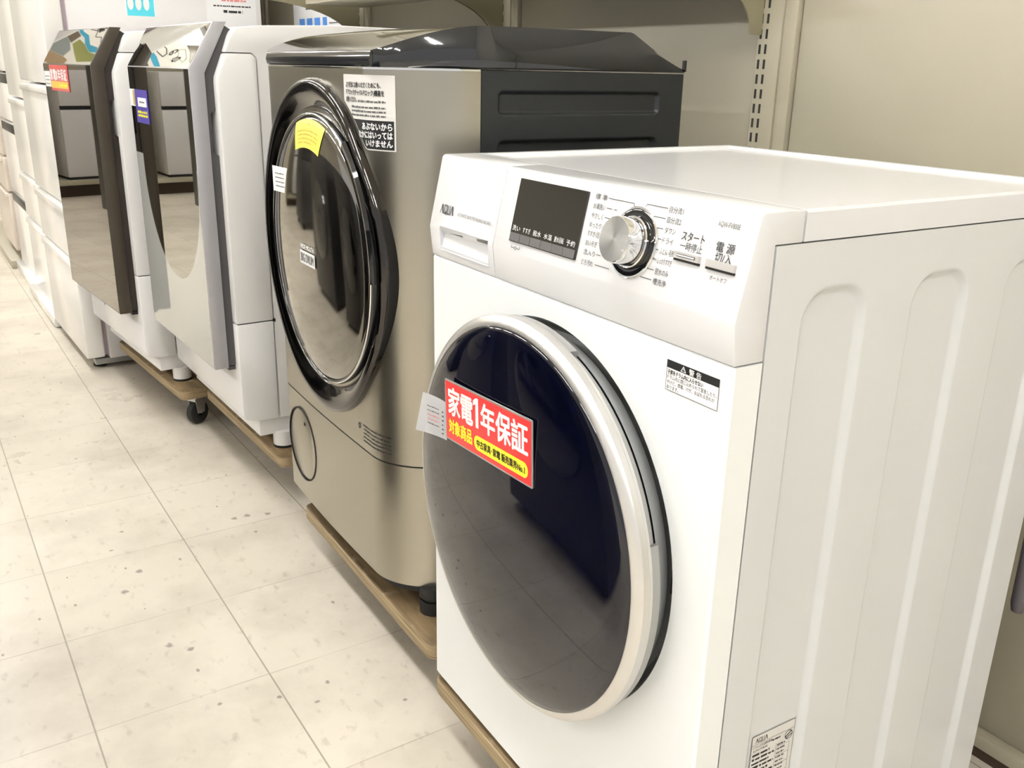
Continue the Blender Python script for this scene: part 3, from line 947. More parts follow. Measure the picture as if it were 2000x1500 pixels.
# --- top plate with raised rim
bm = bmesh.new()


def ring_rect(x0, x1, y0, y1, z): return [bm.verts.new((a, b_, z)) for a, b_ in ((x0, y0), (x1, y0), (x1, y1), (x0, y1))]


x0, x1 = XS + 0.0005, D + 0.004
R0 = ring_rect(x0, x1, 0, W, ZS + 0.0005); R1 = ring_rect(x0, x1, 0, W, ZT - 0.003); R2 = ring_rect(x0, x1 - 0.002, 0.0025, W - 0.002, ZT)
R3 = ring_rect(x0 + 0.006, x1 - 0.014, 0.0155, W - 0.015, ZT); R4 = ring_rect(x0 + 0.011, x1 - 0.020, 0.021, W - 0.021, ZT - 0.004)
for A, B in ((R0, R1), (R1, R2), (R2, R3), (R3, R4)):
    for i in range(4): bm.faces.new((A[i], A[(i + 1) % 4], B[(i + 1) % 4], B[i]))
bm.faces.new(R4); bm.faces.new(list(reversed(R0)))
finish('top_plate', bm, 'white', AQ, smooth=25)
# --- door
door = finish('door', lathe_x(bmesh.new(), [(0.228, -0.040), (0.2325, -0.0465), (0.2362, -0.0492), (0.2385, -0.0490), (0.2462, -0.0448), (0.2482, -0.0420), (0.2486, -0.0350), (0.2474, -0.0335), (0.2474, -0.0300), (0.236, -0.0290)], CY, CZ, n=160), 'silver', AQ, smooth=30)
glass = [(0.2358, -0.0485)] + [(0.2358 * math.cos(t), -0.0485 - 0.0135 * math.sin(t)) for t in [PI / 2 * k / 14 for k in range(1, 15)]]
finish('door_glass', lathe_x(bmesh.new(), glass, CY, CZ, n=160), 'navy_glass', door, smooth=60)
flp = [(0.238, -0.034), (0.2455, -0.0325), (0.2462, -0.0290), (0.2458, -0.0190), (0.243, -0.0165), (0.238, -0.016)]
finish('door_flange', lathe_x(bmesh.new(), flp, CY, CZ, n=140, a0=rad(70), a1=rad(360 + 16), close=True), 'silver_dark', door, smooth=30)
flq = [(0.228, -0.034), (0.2395, -0.0330), (0.2385, -0.019), (0.236, -0.0165), (0.228, -0.016)]
finish('handle_scoop', lathe_x(bmesh.new(), flq, CY, CZ, n=40, a0=rad(15.5), a1=rad(70.5), close=True), 'silver_dark', door, smooth=30)
finish('door_back', lathe_x(bmesh.new(), [(0.239, -0.0165), (0.230, 0.004), (0.21, 0.018)], CY, CZ, n=120), 'seat_grey', door)

# warning label on the front
F = front(0.0)
bm = bmesh.new()
F.rect(bm, -0.0880, -0.0150, 0.7868, 0.8178, 0.0004, 0, rr=0.002)
F.frame(bm, -0.0880, -0.0150, 0.7868, 0.8178, 0.0005, 0.0006, 1)
F.rect(bm, -0.0878, -0.0152, 0.8098, 0.8176, 0.0006, 1)
F.text(bm, '警 告', -0.0515 + 0.004, 0.8110, 0.0066, 0.0008, 2, 'CENTER', bold=0.00006, width=0.017)
F.poly(bm, [(-0.0680, 0.8108), (-0.0600, 0.8108), (-0.0640, 0.8168)], 0.0008, 2)
F.poly(bm, [(-0.0665, 0.8114), (-0.0615, 0.8114), (-0.0640, 0.8153)], 0.0009, 1)
F.rect(bm, -0.0643, -0.0637, 0.8125, 0.8142, 0.0010, 2)
F.text(bm, '子供をドラム内に入らせない', -0.0862, 0.8040, 0.0052, 0.0006, 1, width=0.0500, bold=0.00009)
F.text(bm, 'ドラム内に閉じ込められて窒息したり、', -0.0862, 0.7990, 0.0046, 0.0006, 1, width=0.0690)
F.text(bm, 'やけど、感電、けが、おぼれる恐れが', -0.0862, 0.7938, 0.0046, 0.0006, 1, width=0.0665)
F.text(bm, 'あります。', -0.0862, 0.7886, 0.0046, 0.0006, 1, width=0.0170)
decal('warning_label', bm, ['paper', 'ink_black', 'ink_white'], AQ)
# rating plate on the side
F = side(0.0061)
bm = bmesh.new()
x0, x1, z0, z1 = 0.0925, 0.1605, 0.285, 0.3885
F.rect(bm, x0, x1, z0, z1, 0.0004, 0, rr=0.003)
F.frame(bm, x0, x1, z0, z1, 0.0005, 0.0006, 1)
F.rect(bm, x0, x1, z1 - 0.0125, z1 - 0.0121, 0.0006, 1)
aqua(F, bm, x0 + 0.006, z1 - 0.0105, 0.0062, 0.0006, 1)
F.text(bm, 'ドラム式洗濯乾燥機', x0 + 0.003, z1 - 0.0172, 0.0040, 0.0006, 1, width=0.030)
F.text(bm, 'AQW-FV800E', x0 + 0.003, z1 - 0.0222, 0.0042, 0.0006, 1, width=0.023)
F.scribble(bm, x0 + 0.033, x0 + 0.046, z1 - 0.0180, 0.0025, 0.0006, 1, 3)
for k in range(9):
    F.scribble(bm, x0 + 0.003, x0 + (0.038 if k % 2 else 0.030), z1 - 0.0285 - k * 0.0058, 0.0034, 0.0006, 1, 20 + k)
    F.scribble(bm, x0 + 0.042, x0 + 0.055, z1 - 0.0285 - k * 0.0058, 0.0026, 0.0006, 2, 40 + k)
F.rect(bm, x0 + 0.040, x0 + 0.0404, z1 - 0.08, z1 - 0.024, 0.0006, 2); F.rect(bm, x0 + 0.062, x0 + 0.0624, z1 - 0.08, z1 - 0.030, 0.0006, 2)
for k in range(4): F.rect(bm, x0 + 0.040, x0 + 0.0624, z1 - 0.030 - k * 0.0125, z1 - 0.0296 - k * 0.0125, 0.0006, 2)
for k in range(14):
    a0, a1 = 2 * PI * k / 14, 2 * PI * (k + 1) / 14
    F.line(bm, (x1 - 0.0085 + 0.0058 * math.cos(a0), z1 - 0.0195 + 0.0058 * math.sin(a0)), (x1 - 0.0085 + 0.0058 * math.cos(a1), z1 - 0.0195 + 0.0058 * math.sin(a1)), 0.001, 0.0006, 1)
F.line(bm, (x1 - 0.0135, z1 - 0.0215), (x1 - 0.0045, z1 - 0.0155), 0.0018, 0.0006, 1); F.line(bm, (x1 - 0.0125, z1 - 0.024), (x1 - 0.0035, z1 - 0.0195), 0.0014, 0.0006, 1)
decal('rating_plate', bm, ['paper_cream', 'ink', 'ink_light'], AQ)
for fx, fy in ((0.06, 0.06), (0.06, W - 0.06), (D - 0.06, 0.06), (D - 0.06, W - 0.06)):
    finish('foot', cyl(bmesh.new(), (fx, fy, 0.1248), (fx, fy, ZB), 0.022, 20), 'black_matt', AQ)
bm = tube(bmesh.new(), [(D - 0.01, 0.035, 0.80), (D + 0.035, 0.022, 0.74), (D + 0.052, 0.012, 0.62), (D + 0.053, 0.014, 0.50), (D + 0.053, 0.010, 0.44), (D + 0.053, 0.008, 0.40), (D + 0.053, 0.008, 0.388)], [0.006, 0.006, 0.006, 0.006, 0.009, 0.0105, 0.008], 14)
finish('drain_hose', bm, 'hose', AQ, smooth=60)
make_dolly('worn wooden dolly under the nearest white washing machine', (-0.003, -0.065, 0), rad(-1.6), 0.672)

# red warranty card and white price tag on the round door
def on(root, o):
    """top-level thing modelled in a machine's local frame"""
    return o


def place_like(root, o):
    o.location = root.location; o.rotation_euler = root.rotation_euler
    return o


def card_frame(root):
    return None


bm = bmesh.new()
ry = rad(3.0)
CF = Face((-0.0632, 0.4340, 0.6235), (0.004, -math.cos(ry), math.sin(ry)), (0, math.sin(ry), math.cos(ry)))
CF.u = (CF.u - CF.r * CF.u.dot(CF.r)).normalized(); CF.n = CF.r.cross(CF.u)
cw, chh = 0.2075, 0.0815
CF.rect(bm, 0, cw, 0, chh, 0.0, 4, th=0.0012, rr=0.002)
CF.rect(bm, 0.0022, cw - 0.0022, 0.0022, chh - 0.0022, 0.0003, 0)
big = ['家', '電', '1', '年', '保', '証']
xa = [0.010, 0.0430, 0.0765, 0.0935, 0.1290, 0.1640]; wa = [0.0300, 0.0300, 0.0100, 0.0325, 0.0330, 0.0345]
for s, a, wd in zip(big, xa, wa):
    if s == '1':
        CF.poly(bm, [(0.0802, 0.0372), (0.0872, 0.0372), (0.0872, 0.0752), (0.0815, 0.0752), (0.0745, 0.0705), (0.0745, 0.0640), (0.0802, 0.0672)], 0.0006, 1)
        continue
    CF.text(bm, s, a, 0.0395 if s != '1' else 0.0375, 0.0395 if s != '1' else 0.0490, 0.0006, 1, bold=0.0010, width=wd)
CF.text(bm, '対象商品', 0.0100, 0.0130, 0.0205, 0.0006, 2, bold=0.0006, width=0.0600)
CF.rect(bm, 0.0755, 0.1990, 0.0085, 0.0275, 0.0006, 2, rr=0.0090)
CF.text(bm, '中古家具･家電 販売業界No.1', 0.0825, 0.0140, 0.0110, 0.0009, 3, bold=0.00022, width=0.1100)
o = decal('warranty_card', bm, ['red', 'ink_white', 'yellow', 'ink_black', 'acrylic'], None)
place_like(AQ, o)
tag(o, 'red warranty card in clear sleeve with white and yellow writing on the dark round door', 'sign')
# price tag: bent white paper, left end curls toward the aisle
bm = bmesh.new()
n = 8
vt, vb = [], []
for k in range(n + 1):
    t = k / n
    y = 0.4345 + 0.047 * t; xx = -0.0622 - 0.011 * t * t
    vt.append(bm.verts.new((xx, y, 0.671 + 0.003 * t))); vb.append(bm.verts.new((xx - 0.007 * t, y + 0.010 * t, 0.619 - 0.001 * t)))
for k in range(n): bm.faces.new((vt[k], vt[k + 1], vb[k + 1], vb[k]))
bmesh.ops.solidify(bm, geom=list(bm.faces), thickness=0.0006)
PF = Face((-0.0640, 0.4345, 0.6205), (0.22, -0.975, 0), (0, 0, 1))
for k in range(5): PF.scribble(bm, -0.036, -0.012, 0.014 + 0.006 * k, 0.0016, 0.0012 + 0.0, 1 if k not in (1, 2) else 2, 60 + k)
for k in range(6): PF.scribble(bm, -0.0065, -0.003, 0.006 + 0.006 * k, 0.0024, 0.0008, 1, 80 + k)
o = decal('price_tag', bm, ['paper', 'ink_light', 'red_ink'], None)
place_like(AQ, o)
tag(o, 'white paper price tag curling out beside the red card on the round door', 'price tag')


# ================================================================== brushed steel washer
ST = thing('washing_machine', 'brushed steel washing machine with black top and smoked round door behind the nearest white washer', 'washing machine', (0.035, 0.749, 0), rad(-1.46), 'drum washing machines in the row')
SW, SDp = 0.635, 0.564
SEAMX = 0.150
SZB, SZT = 0.179, 1.079


def plan(n=22):
    """outline of the steel front seen from above, from near side seam round to the far side"""
    pts = []
    for k in range(n + 1):
        t = PI / 2 * k / n
        pts.append((SEAMX * (1 - math.sin(t)), 0.125 * (1 - math.cos(t))))       # near corner: (SEAMX,0) -> (0,.125)
    m = 12
    for k in range(1, m): pts.append((-0.004 * math.sin(PI * k / m), 0.125 + (SW - 0.06 - 0.125) * k / m))
    for k in range(13):
        t = PI / 2 * k / 12
        pts.append((0.06 * (1 - math.cos(t)), SW - 0.06 + 0.06 * math.sin(t)))
    pts.append((SEAMX, SW))
    return pts


PL = plan()


def band(bm, pts, z0, z1, th=0.006, mat=0, zs=None):
    A = [bm.verts.new((p[0], p[1], z0)) for p in pts]; B = [bm.verts.new((p[0], p[1], z1)) for p in pts]
    for i in range(len(pts) - 1): bm.faces.new((A[i], A[i + 1], B[i + 1], B[i])).material_index = mat
    A2 = [bm.verts.new((p[0] + th, p[1], z0)) for p in pts]; B2 = [bm.verts.new((p[0] + th, p[1], z1)) for p in pts]
    for i in range(len(pts) - 1):
        bm.faces.new((A[i], A2[i], A2[i + 1], A[i + 1])).material_index = mat; bm.faces.new((B[i], B[i + 1], B2[i + 1], B2[i])).material_index = mat
    return bm


SZM = 0.417
sp = finish('front_panel', band(bmesh.new(), PL, SZM + 0.0015, SZT), 'stainless', ST, smooth=50)
lp = finish('lower_panel', band(bmesh.new(), PL, SZB, SZM - 0.0015), 'stainless', ST, smooth=50)
finish('seam_strip', band(bmesh.new(), [(p[0] + 0.0015, p[1] + (0.0015 if p[1] < 0.1 else 0)) for p in PL], SZM - 0.003, SZM + 0.003), 'gap', sp)
# dark cabinet with pressed panel on the near side
bm = bmesh.new()


def st_depth(x, z):
    def rr(x0, x1, z0, z1, r, d0):
        cx, cz = (x0 + x1) / 2, (z0 + z1) / 2
        qx, qz = max(abs(x - cx) - ((x1 - x0) / 2 - r), 0), max(abs(z - cz) - ((z1 - z0) / 2 - r), 0)
        ins = min(r - math.hypot(qx, qz), (x1 - x0) / 2 - abs(x - cx), (z1 - z0) / 2 - abs(z - cz)) if (qx or qz) else min((x1 - x0) / 2 - abs(x - cx), (z1 - z0) / 2 - abs(z - cz))
        return d0 * smooth01(ins / 0.007) if ins > 0 else 0
    return max(rr(0.181, 0.513, 1.010, 1.050, 0.010, 0.006), rr(0.181, 0.513, 0.60, 0.973, 0.012, 0.012))


xs = sorted(set([SEAMX + 0.0015, 0.165] + [lerp(0.178, 0.2, k / 18) for k in range(19)] + [0.3, 0.4] + [lerp(0.492, 0.516, k / 18) for k in range(19)] + [0.54, SDp]))
zs = [SZB, 0.3, 0.55] + [lerp(0.59, 0.62, k / 10) for k in range(11)] + [0.7, 0.8, 0.9] + [lerp(0.955, 1.055, k / 60) for k in range(61)] + [1.07, SZT]
g = [[bm.verts.new((a, st_depth(a, z), z)) for z in zs] for a in xs]
for i in range(len(xs) - 1):
    for j in range(len(zs) - 1): bm.faces.new((g[i][j], g[i + 1][j], g[i + 1][j + 1], g[i][j + 1]))
pts = [(SEAMX + 0.0015, 0), (SEAMX + 0.0015, SW), (SDp, SW), (SDp, 0)]
lo = [bm.verts.new((a, b_, SZB)) for a, b_ in pts]; hi = [bm.verts.new((a, b_, SZT)) for a, b_ in pts]
for i in (0, 1, 2): bm.faces.new((lo[i], lo[i + 1], hi[i + 1], hi[i]))
bm.faces.new(lo); bm.faces.new(list(reversed(hi)))
finish('cabinet', bm, 'charcoal', ST, smooth=40)
# black lid lofted along x
def near_y(x):
    tb = [(0, 0.074), (0.004, 0.066), (0.010, 0.059), (0.020, 0.051), (0.034, 0.042), (0.060, 0.030), (0.10, 0.016), (0.136, 0.005), (0.168, 0.0), (9, 0.0)]
    for p_, q_ in zip(tb, tb[1:]):
        if x <= q_[0]: return lerp(p_[1], q_[1], (x - p_[0]) / (q_[0] - p_[0]))


def far_y(x):
    if x >= 0.06: return SW
    s = 1 - x / 0.06
    return SW - 0.06 + 0.06 * math.sqrt(max(0, 1 - s * s))


def lid_h(x):
    if x < 0.170: return 1.1055 + (1.1445 - 1.1055) * math.sin(PI / 2 * min(1, x / 0.170)) ** 0.95
    if x < 0.452: return 1.1445
    return lerp(1.1445, 1.084, (x - 0.452) / (SDp - 0.452))


bm = bmesh.new()
st_x = [0.0, 0.001, 0.003, 0.006, 0.010, 0.016, 0.024, 0.034, 0.046, 0.060, 0.076, 0.094, 0.114, 0.136, 0.150, 0.160, 0.168, 0.176, 0.25, 0.35, 0.448, 0.456, 0.50, 0.55, SDp]
sec = []
for xx in st_x:
    yn, yf, ht = near_y(xx) - 0.002, far_y(xx) + 0.002, lid_h(xx)
    zm = min(ht - 0.002, 1.100 + 0.010 * smooth01(xx / 0.15))
    ins = lerp(0.004, 0.012, smooth01(xx / 0.17))
    sec.append([bm.verts.new(p) for p in ((xx, yn + 0.002, SZT + 0.002), (xx, yn, SZT + 0.006), (xx, yn, zm), (xx, yn + ins, ht), (xx, (yn + yf) / 2, ht + 0.002), (xx, yf - ins, ht), (xx, yf, zm), (xx, yf, SZT + 0.006), (xx, yf - 0.002, SZT + 0.002))])
for i in range(len(sec) - 1):
    for j in range(8): bm.faces.new((sec[i][j], sec[i + 1][j], sec[i + 1][j + 1], sec[i][j + 1]))
# front nose
nose = [[bm.verts.new((v.co.x - o_, v.co.y, z_)) for v in (sec[0][1], sec[0][4], sec[0][7])] for o_, z_ in ((0.004, SZT + 0.004), (0.006, 1.092), (0.003, 1.103))]
bm.faces.new((sec[0][0], sec[0][1], nose[0][0])); 
f0 = sec[0]
for A, B in ((nose[0], nose[1]), (nose[1], nose[2])):
    for j in range(2): bm.faces.new((A[j], A[j + 1], B[j + 1], B[j]))
bm.faces.new((f0[1], f0[2], f0[3], nose[2][0], nose[1][0], nose[0][0])); bm.faces.new((f0[7], nose[0][2], nose[1][2], nose[2][2], f0[5], f0[6]))
bm.faces.new((nose[2][0], f0[3], f0[4], nose[2][1])); bm.faces.new((nose[2][1], f0[4], f0[5], nose[2][2]))
bm.faces.new((f0[0], nose[0][0], nose[0][1], nose[0][2], f0[8]))
bm.faces.new(list(reversed(sec[-1])))
lid = finish('lid', bm, 'lid_black', ST, smooth=28)
bm = bmesh.new()
prism(bm, [(0.50, 1.118), (0.52, 1.122), (0.548, 1.114), (0.563, 1.086), (0.54, 1.086)], 'y', 0.09, 0.115)
box(bm, SDp - 0.004, SDp + 0.016, 0.012, 0.018, 1.083, 1.087); box(bm, SDp + 0.011, SDp + 0.016, 0.012, 0.018, 1.083, 1.102)
finish('rear_hook', bm, 'black_matt', lid)
finish('lid_seam', BX(SEAMX + 0.062, SEAMX + 0.064, -0.0023, 0.0, 1.082, 1.10), 'gap', lid)
# chrome line under the lid
finish('trim_line', band(bmesh.new(), [(p[0] - 0.0012, p[1] - 0.001) for p in PL], SZT - 0.0015, SZT + 0.0012), 'chrome', ST)
# door
DY, DZ = 0.320, 0.755


def corner_x(y):
    """steel front surface at local y"""
    if y >= 0.125: return -0.004 * math.sin(PI * min(1, (y - 0.125) / (SW - 0.185)))
    s = 1 - max(0, y) / 0.125
    return SEAMX * (1 - math.sqrt(max(0, 1 - s * s)))


bm = bmesh.new()
bprof = [(0.0, -0.002), (0.02, 0.007), (0.07, 0.0125), (0.16, 0.0155), (0.32, 0.0160), (0.62, 0.0115), (0.82, 0.006), (0.94, 0.002), (1.0, -0.006)]
nb_ = 160
rings = []
for k in range(nb_):
    a = 2 * PI * k / nb_
    c_, s_ = math.cos(a), math.sin(a)
    rh = 0.268 if c_ > 0 else 0.309
    ro = 1 / math.sqrt((c_ / rh) ** 2 + (s_ / 0.307) ** 2)
    row = []
    for t_, h_ in bprof:
        rr_ = lerp(ro, 0.2500, t_)
        y_, z_ = DY - rr_ * c_, DZ + rr_ * s_
        xb = lerp(corner_x(DY - ro * c_), 0.0, t_ ** 0.8)
        row.append(bm.verts.new((xb - h_, y_, z_)))
    row.append(bm.verts.new((0.03, DY - 0.2497 * c_, DZ + 0.2497 * s_)))
    rings.append(row)
for k in range(nb_):
    A, B = rings[k], rings[(k + 1) % nb_]
    for j_ in range(len(A) - 1): bm.faces.new((A[j_], A[j_ + 1], B[j_ + 1], B[j_]))
bez = finish('door_bezel', bm, 'bezel', ST, smooth=40)
dr = finish('door', lathe_x(bmesh.new(), [(0.2495, 0.006), (0.2490, -0.008), (0.2470, -0.0135), (0.2440, -0.0150), (0.2415, -0.0135), (0.2405, -0.010)], DY, DZ, n=144), 'black', ST, smooth=50)
gp = [(0.2410, -0.0105)] + [(0.2410 * math.cos(t), -0.0105 - 0.022 * math.sin(t)) for t in [PI / 2 * k / 14 for k in range(1, 15)]]
finish('chrome_ring', lathe_x(bmesh.new(), [(0.2478, -0.0125), (0.2472, -0.0142), (0.2458, -0.0148), (0.2450, -0.0142)], DY, DZ, n=144), 'chrome', dr, smooth=50)
finish('door_glass', lathe_x(bmesh.new(), gp, DY, DZ, n=144), 'door_smoke', dr, smooth=60)
# handle bulge on the right rim of the door
bm = lathe_x(bmesh.new(), [(0.236, -0.012), (0.246, -0.019), (0.262, -0.021), (0.268, -0.016), (0.262, -0.006), (0.248, -0.004)], DY, DZ, n=30, a0=rad(-2), a1=rad(52), close=True)
finish('door_handle', bm, 'black', dr, smooth=40)
F = front(0.0)
# door lettering (floating on the glass)
def glass_x(y, z):
    rr = math.hypot(y - DY, z - DZ) / 0.241
    return -0.0105 - 0.022 * math.sqrt(max(0, 1 - rr * rr))


G = front(-0.0335)
bm = bmesh.new()
G2 = Face((glass_x(0.43, 0.755) - 0.0012, 0, 0), (0, -1, 0), (0, 0, 1))
G2 = Face((glass_x(0.315, 0.748) - 0.0018, 0.315, 0.748), (0.0, -1, 0), (0, 0, 1))
G2.text(bm, 'WIDE MOUTH', 0.0, 0.0120, 0.0125, 0, 0, 'CENTER', bold=0.0003, width=0.070)
G2.rect(bm, -0.0385, 0.0385, -0.0165, 0.0085, 0.0, 0, rr=0.002)
G2.text(bm, 'BIG DRUM', 0.0, -0.0120, 0.0230, 0.0004, 1, 'CENTER', bold=0.0005, width=0.066)
decal('lettering', bm, ['ink_white', 'button_grey'], dr)
# yellow arc sticker and white label on the door glass
bm = bmesh.new()
a_list = [rad(107 - 36 * k / 16) for k in range(17)]
radii = [lerp(0.187, 0.2365, k / 7) for k in range(8)]
sheet = []
for r in radii:
    sheet.append([bm.verts.new((glass_x(DY - r * math.cos(a), DZ + r * math.sin(a)) - 0.0010, DY - r * math.cos(a), DZ + r * math.sin(a))) for a in a_list])
for k in range(7):
    for m_ in range(16): bm.faces.new((sheet[k][m_], sheet[k][m_ + 1], sheet[k + 1][m_ + 1], sheet[k + 1][m_]))
for r, a0, a1, sd in ((0.226, 91, 87, 1), (0.216, 103, 76, 2), (0.209, 102, 75, 3), (0.202, 102, 76, 4), (0.195, 101, 82, 5)):
    q = random.Random(sd); a = a0
    while a > a1:
        st_ = q.uniform(0.6, 2.0)
        vs = []
        for rr_, aa in ((r, a), (r, a - st_), (r + 0.003, a - st_), (r + 0.003, a)):
            y, z = DY - rr_ * math.cos(rad(aa)), DZ + rr_ * math.sin(rad(aa)); vs.append(bm.verts.new((glass_x(y, z) - 0.0016, y, z)))
        bm.faces.new(vs).material_index = 1
        a -= st_ + q.uniform(0.4, 1.2)
decal('yellow_sticker', bm, ['yellow_sticker', 'gold'], dr)
bm = bmesh.new()
y0 = 0.462
G3 = Face((glass_x(y0, 0.87) - 0.004, y0, 0.872), (0.10, -1, 0), (0.0, 0, 1))
G3.rect(bm, -0.034, 0.034, -0.024, 0.024, 0, 0, th=0.0005)
for k in range(4): G3.scribble(bm, -0.022, 0.018, -0.014 + k * 0.008, 0.0022, 0.0004, 1, 100 + k)
o = decal('price_tag', bm, ['paper', 'ink_light'], None)
place_like(ST, o); tag(o, 'small white price label on the left of the smoked steel washer door', 'price tag')
# drain filter cover
fc = finish('filter_cover', lathe_x(bmesh.new(), [(0.079, 0.004), (0.079, -0.0022), (0.0765, -0.0032), (0.0, -0.0036)], 0.495, 0.305, n=72), 'stainless', ST, smooth=40)
finish('filter_gap', lathe_x(bmesh.new(), [(0.0825, 0.001), (0.0825, -0.0048), (0.0792, -0.0048)], 0.495, 0.305, n=72), 'gap', fc)
finish('filter_mark', lathe_x(bmesh.new(), [(0.004, 0.0), (0.004, -0.0042), (0.0, -0.0042)], 0.475, 0.357, n=16), 'gap', fc)
# caution label, wraps the corner


class Wrap(Face):
    """drawing surface that follows the rounded steel corner; a = arc length measured from y=.125 toward the near side"""
    def __init__(self, h0=0.0):
        self.pts = [(0.125, 0.0, 0.0)]
        s = 0
        for k in range(1, 60):
            t = PI / 2 * k / 60
            x_, y_ = SEAMX * (1 - math.cos(t)), 0.125 * (1 - math.sin(t))
            s += math.hypot(x_ - self.pts[-1][1], y_ - self.pts[-1][0]); self.pts.append((y_, x_, s))
        self.h0 = h0

    def P(self, a, b, h=0.0):
        if a <= 0: return Vector((corner_x(0.125 - a) - h, 0.125 - a, b))
        for i in range(1, len(self.pts)):
            if self.pts[i][2] >= a:
                p, q = self.pts[i - 1], self.pts[i]; t = (a - p[2]) / (q[2] - p[2])
                y_, x_ = lerp(p[0], q[0], t), lerp(p[1], q[1], t)
                nrm = Vector((-(p[0] - q[0]), -(q[1] - p[1]), 0)).normalized()
                return Vector((x_, y_, b)) + nrm * h
        return Vector((self.pts[-1][1], self.pts[-1][0], b))

    def slab(self, bm, a0, a1, b0, b1, h, mat=0, clip=None, n=16):
        rows_ = []
        for k in range(n + 1):
            a = lerp(a0, a1, k / n); lo_ = b0 if clip is None else max(b0, clip(a))
            rows_.append((bm.verts.new(self.P(a, min(lo_, b1), h)), bm.verts.new(self.P(a, b1, h))))
        for k in range(n): bm.faces.new((rows_[k][0], rows_[k + 1][0], rows_[k + 1][1], rows_[k][1])).material_index = mat


WR = Wrap()


def ring_top(a):     # height of the door bezel edge at this arc position
    y = 0.125 - a if a <= 0 else 0.125 - a * 0.9
    q = 1 - ((DY - y) / 0.274) ** 2
    return DZ + 0.313 * math.sqrt(max(0, q)) if q > 0 else 0


bm = bmesh.new()
A0, A1 = -0.061, 0.080
WR.slab(bm, A0, A1, 0.955, 1.069, 0.0004, 0, ring_top, 24)
WR.slab(bm, A0 + 0.002, A1 - 0.003, 0.957, 1.001, 0.0007, 1, lambda a: ring_top(a) + 0.002, 24)


def wtext(s, a, b, size, mat, width, bold=0.0, align='LEFT'): WR.text(bm, s, a, b, size, 0.0011, mat, align, bold, width=width)


wtext('より安全にお使いいただくためにも、', A0 + 0.010, 1.0500, 0.0095, 1, 0.106, 0.0002)
wtext('ドアロック(チャイルドロック)機能を', A0 + 0.010, 1.0385, 0.0095, 1, 0.112, 0.0002)
wtext('お使いください。', A0 + 0.010, 1.0275, 0.0095, 1, 0.040, 0.0002)
WR.scribble(bm, A0 + 0.054, A0 + 0.124, 1.0275, 0.0035, 0.0009, 3, 5)
for k in range(3): WR.scribble(bm, A0 + 0.030, A0 + 0.124, 1.0185 - k * 0.0062, 0.0034, 0.0009, 3, 6 + k)
wtext('あぶないから', A1 - 0.006, 0.9870, 0.0125, 2, 0.066, 0.0004, 'RIGHT')
wtext('なかにはいっては', A1 - 0.006, 0.9740, 0.0125, 2, 0.079, 0.0004, 'RIGHT')
wtext('いけません', A1 - 0.006, 0.9615, 0.0120, 2, 0.056, 0.0004, 'RIGHT')
decal('caution_label', bm, ['paper_cream', 'ink_black', 'ink_white', 'ink_light'], sp)
# fine print near the seam
bm = bmesh.new()
for k in range(5): WR.scribble(bm, -0.030, 0.058, 0.464 - k * 0.0075, 0.0028, 0.0006, 0, 30 + k)
WR.line(bm, (-0.051, 0.473), (0.063, 0.473), 0.0006, 0.0006, 1); WR.line(bm, (0.063, 0.427), (0.063, 0.473), 0.0006, 0.0006, 1)
for k in range(8):
    a0, a1 = 2 * PI * k / 8, 2 * PI * (k + 1) / 8
    WR.line(bm, (-0.047 + 0.004 * math.cos(a0), 0.459 + 0.005 * math.sin(a0)), (-0.047 + 0.004 * math.cos(a1), 0.459 + 0.005 * math.sin(a1)), 0.002, 0.0006, 0)
decal('care_print', bm, ['ink', 'ink_light'], sp)
# base skirt and feet
finish('base_skirt', band(bmesh.new(), [(p[0] + 0.012, max(p[1], 0.012)) for p in PL], SZB - 0.016, SZB + 0.002), 'black_matt', ST)
for fx, fy in ((0.075, 0.030), (0.07, SW - 0.07), (SDp - 0.07, 0.05), (SDp - 0.07, SW - 0.07)):
    b = bmesh.new(); cyl(b, (fx, fy, 0.1248), (fx, fy, 0.1248 + 0.026), 0.026, 28); cyl(b, (fx, fy, 0.1248 + 0.026), (fx, fy, 0.157), 0.021, 20); cyl(b, (fx, fy, 0.157), (fx, fy, SZB), 0.027, 24)
    finish('foot', b, 'black_matt', ST)
make_dolly('pale chipped wooden dolly under the brushed steel washer', (0.046, 0.668, 0), rad(-1.46), 0.650)


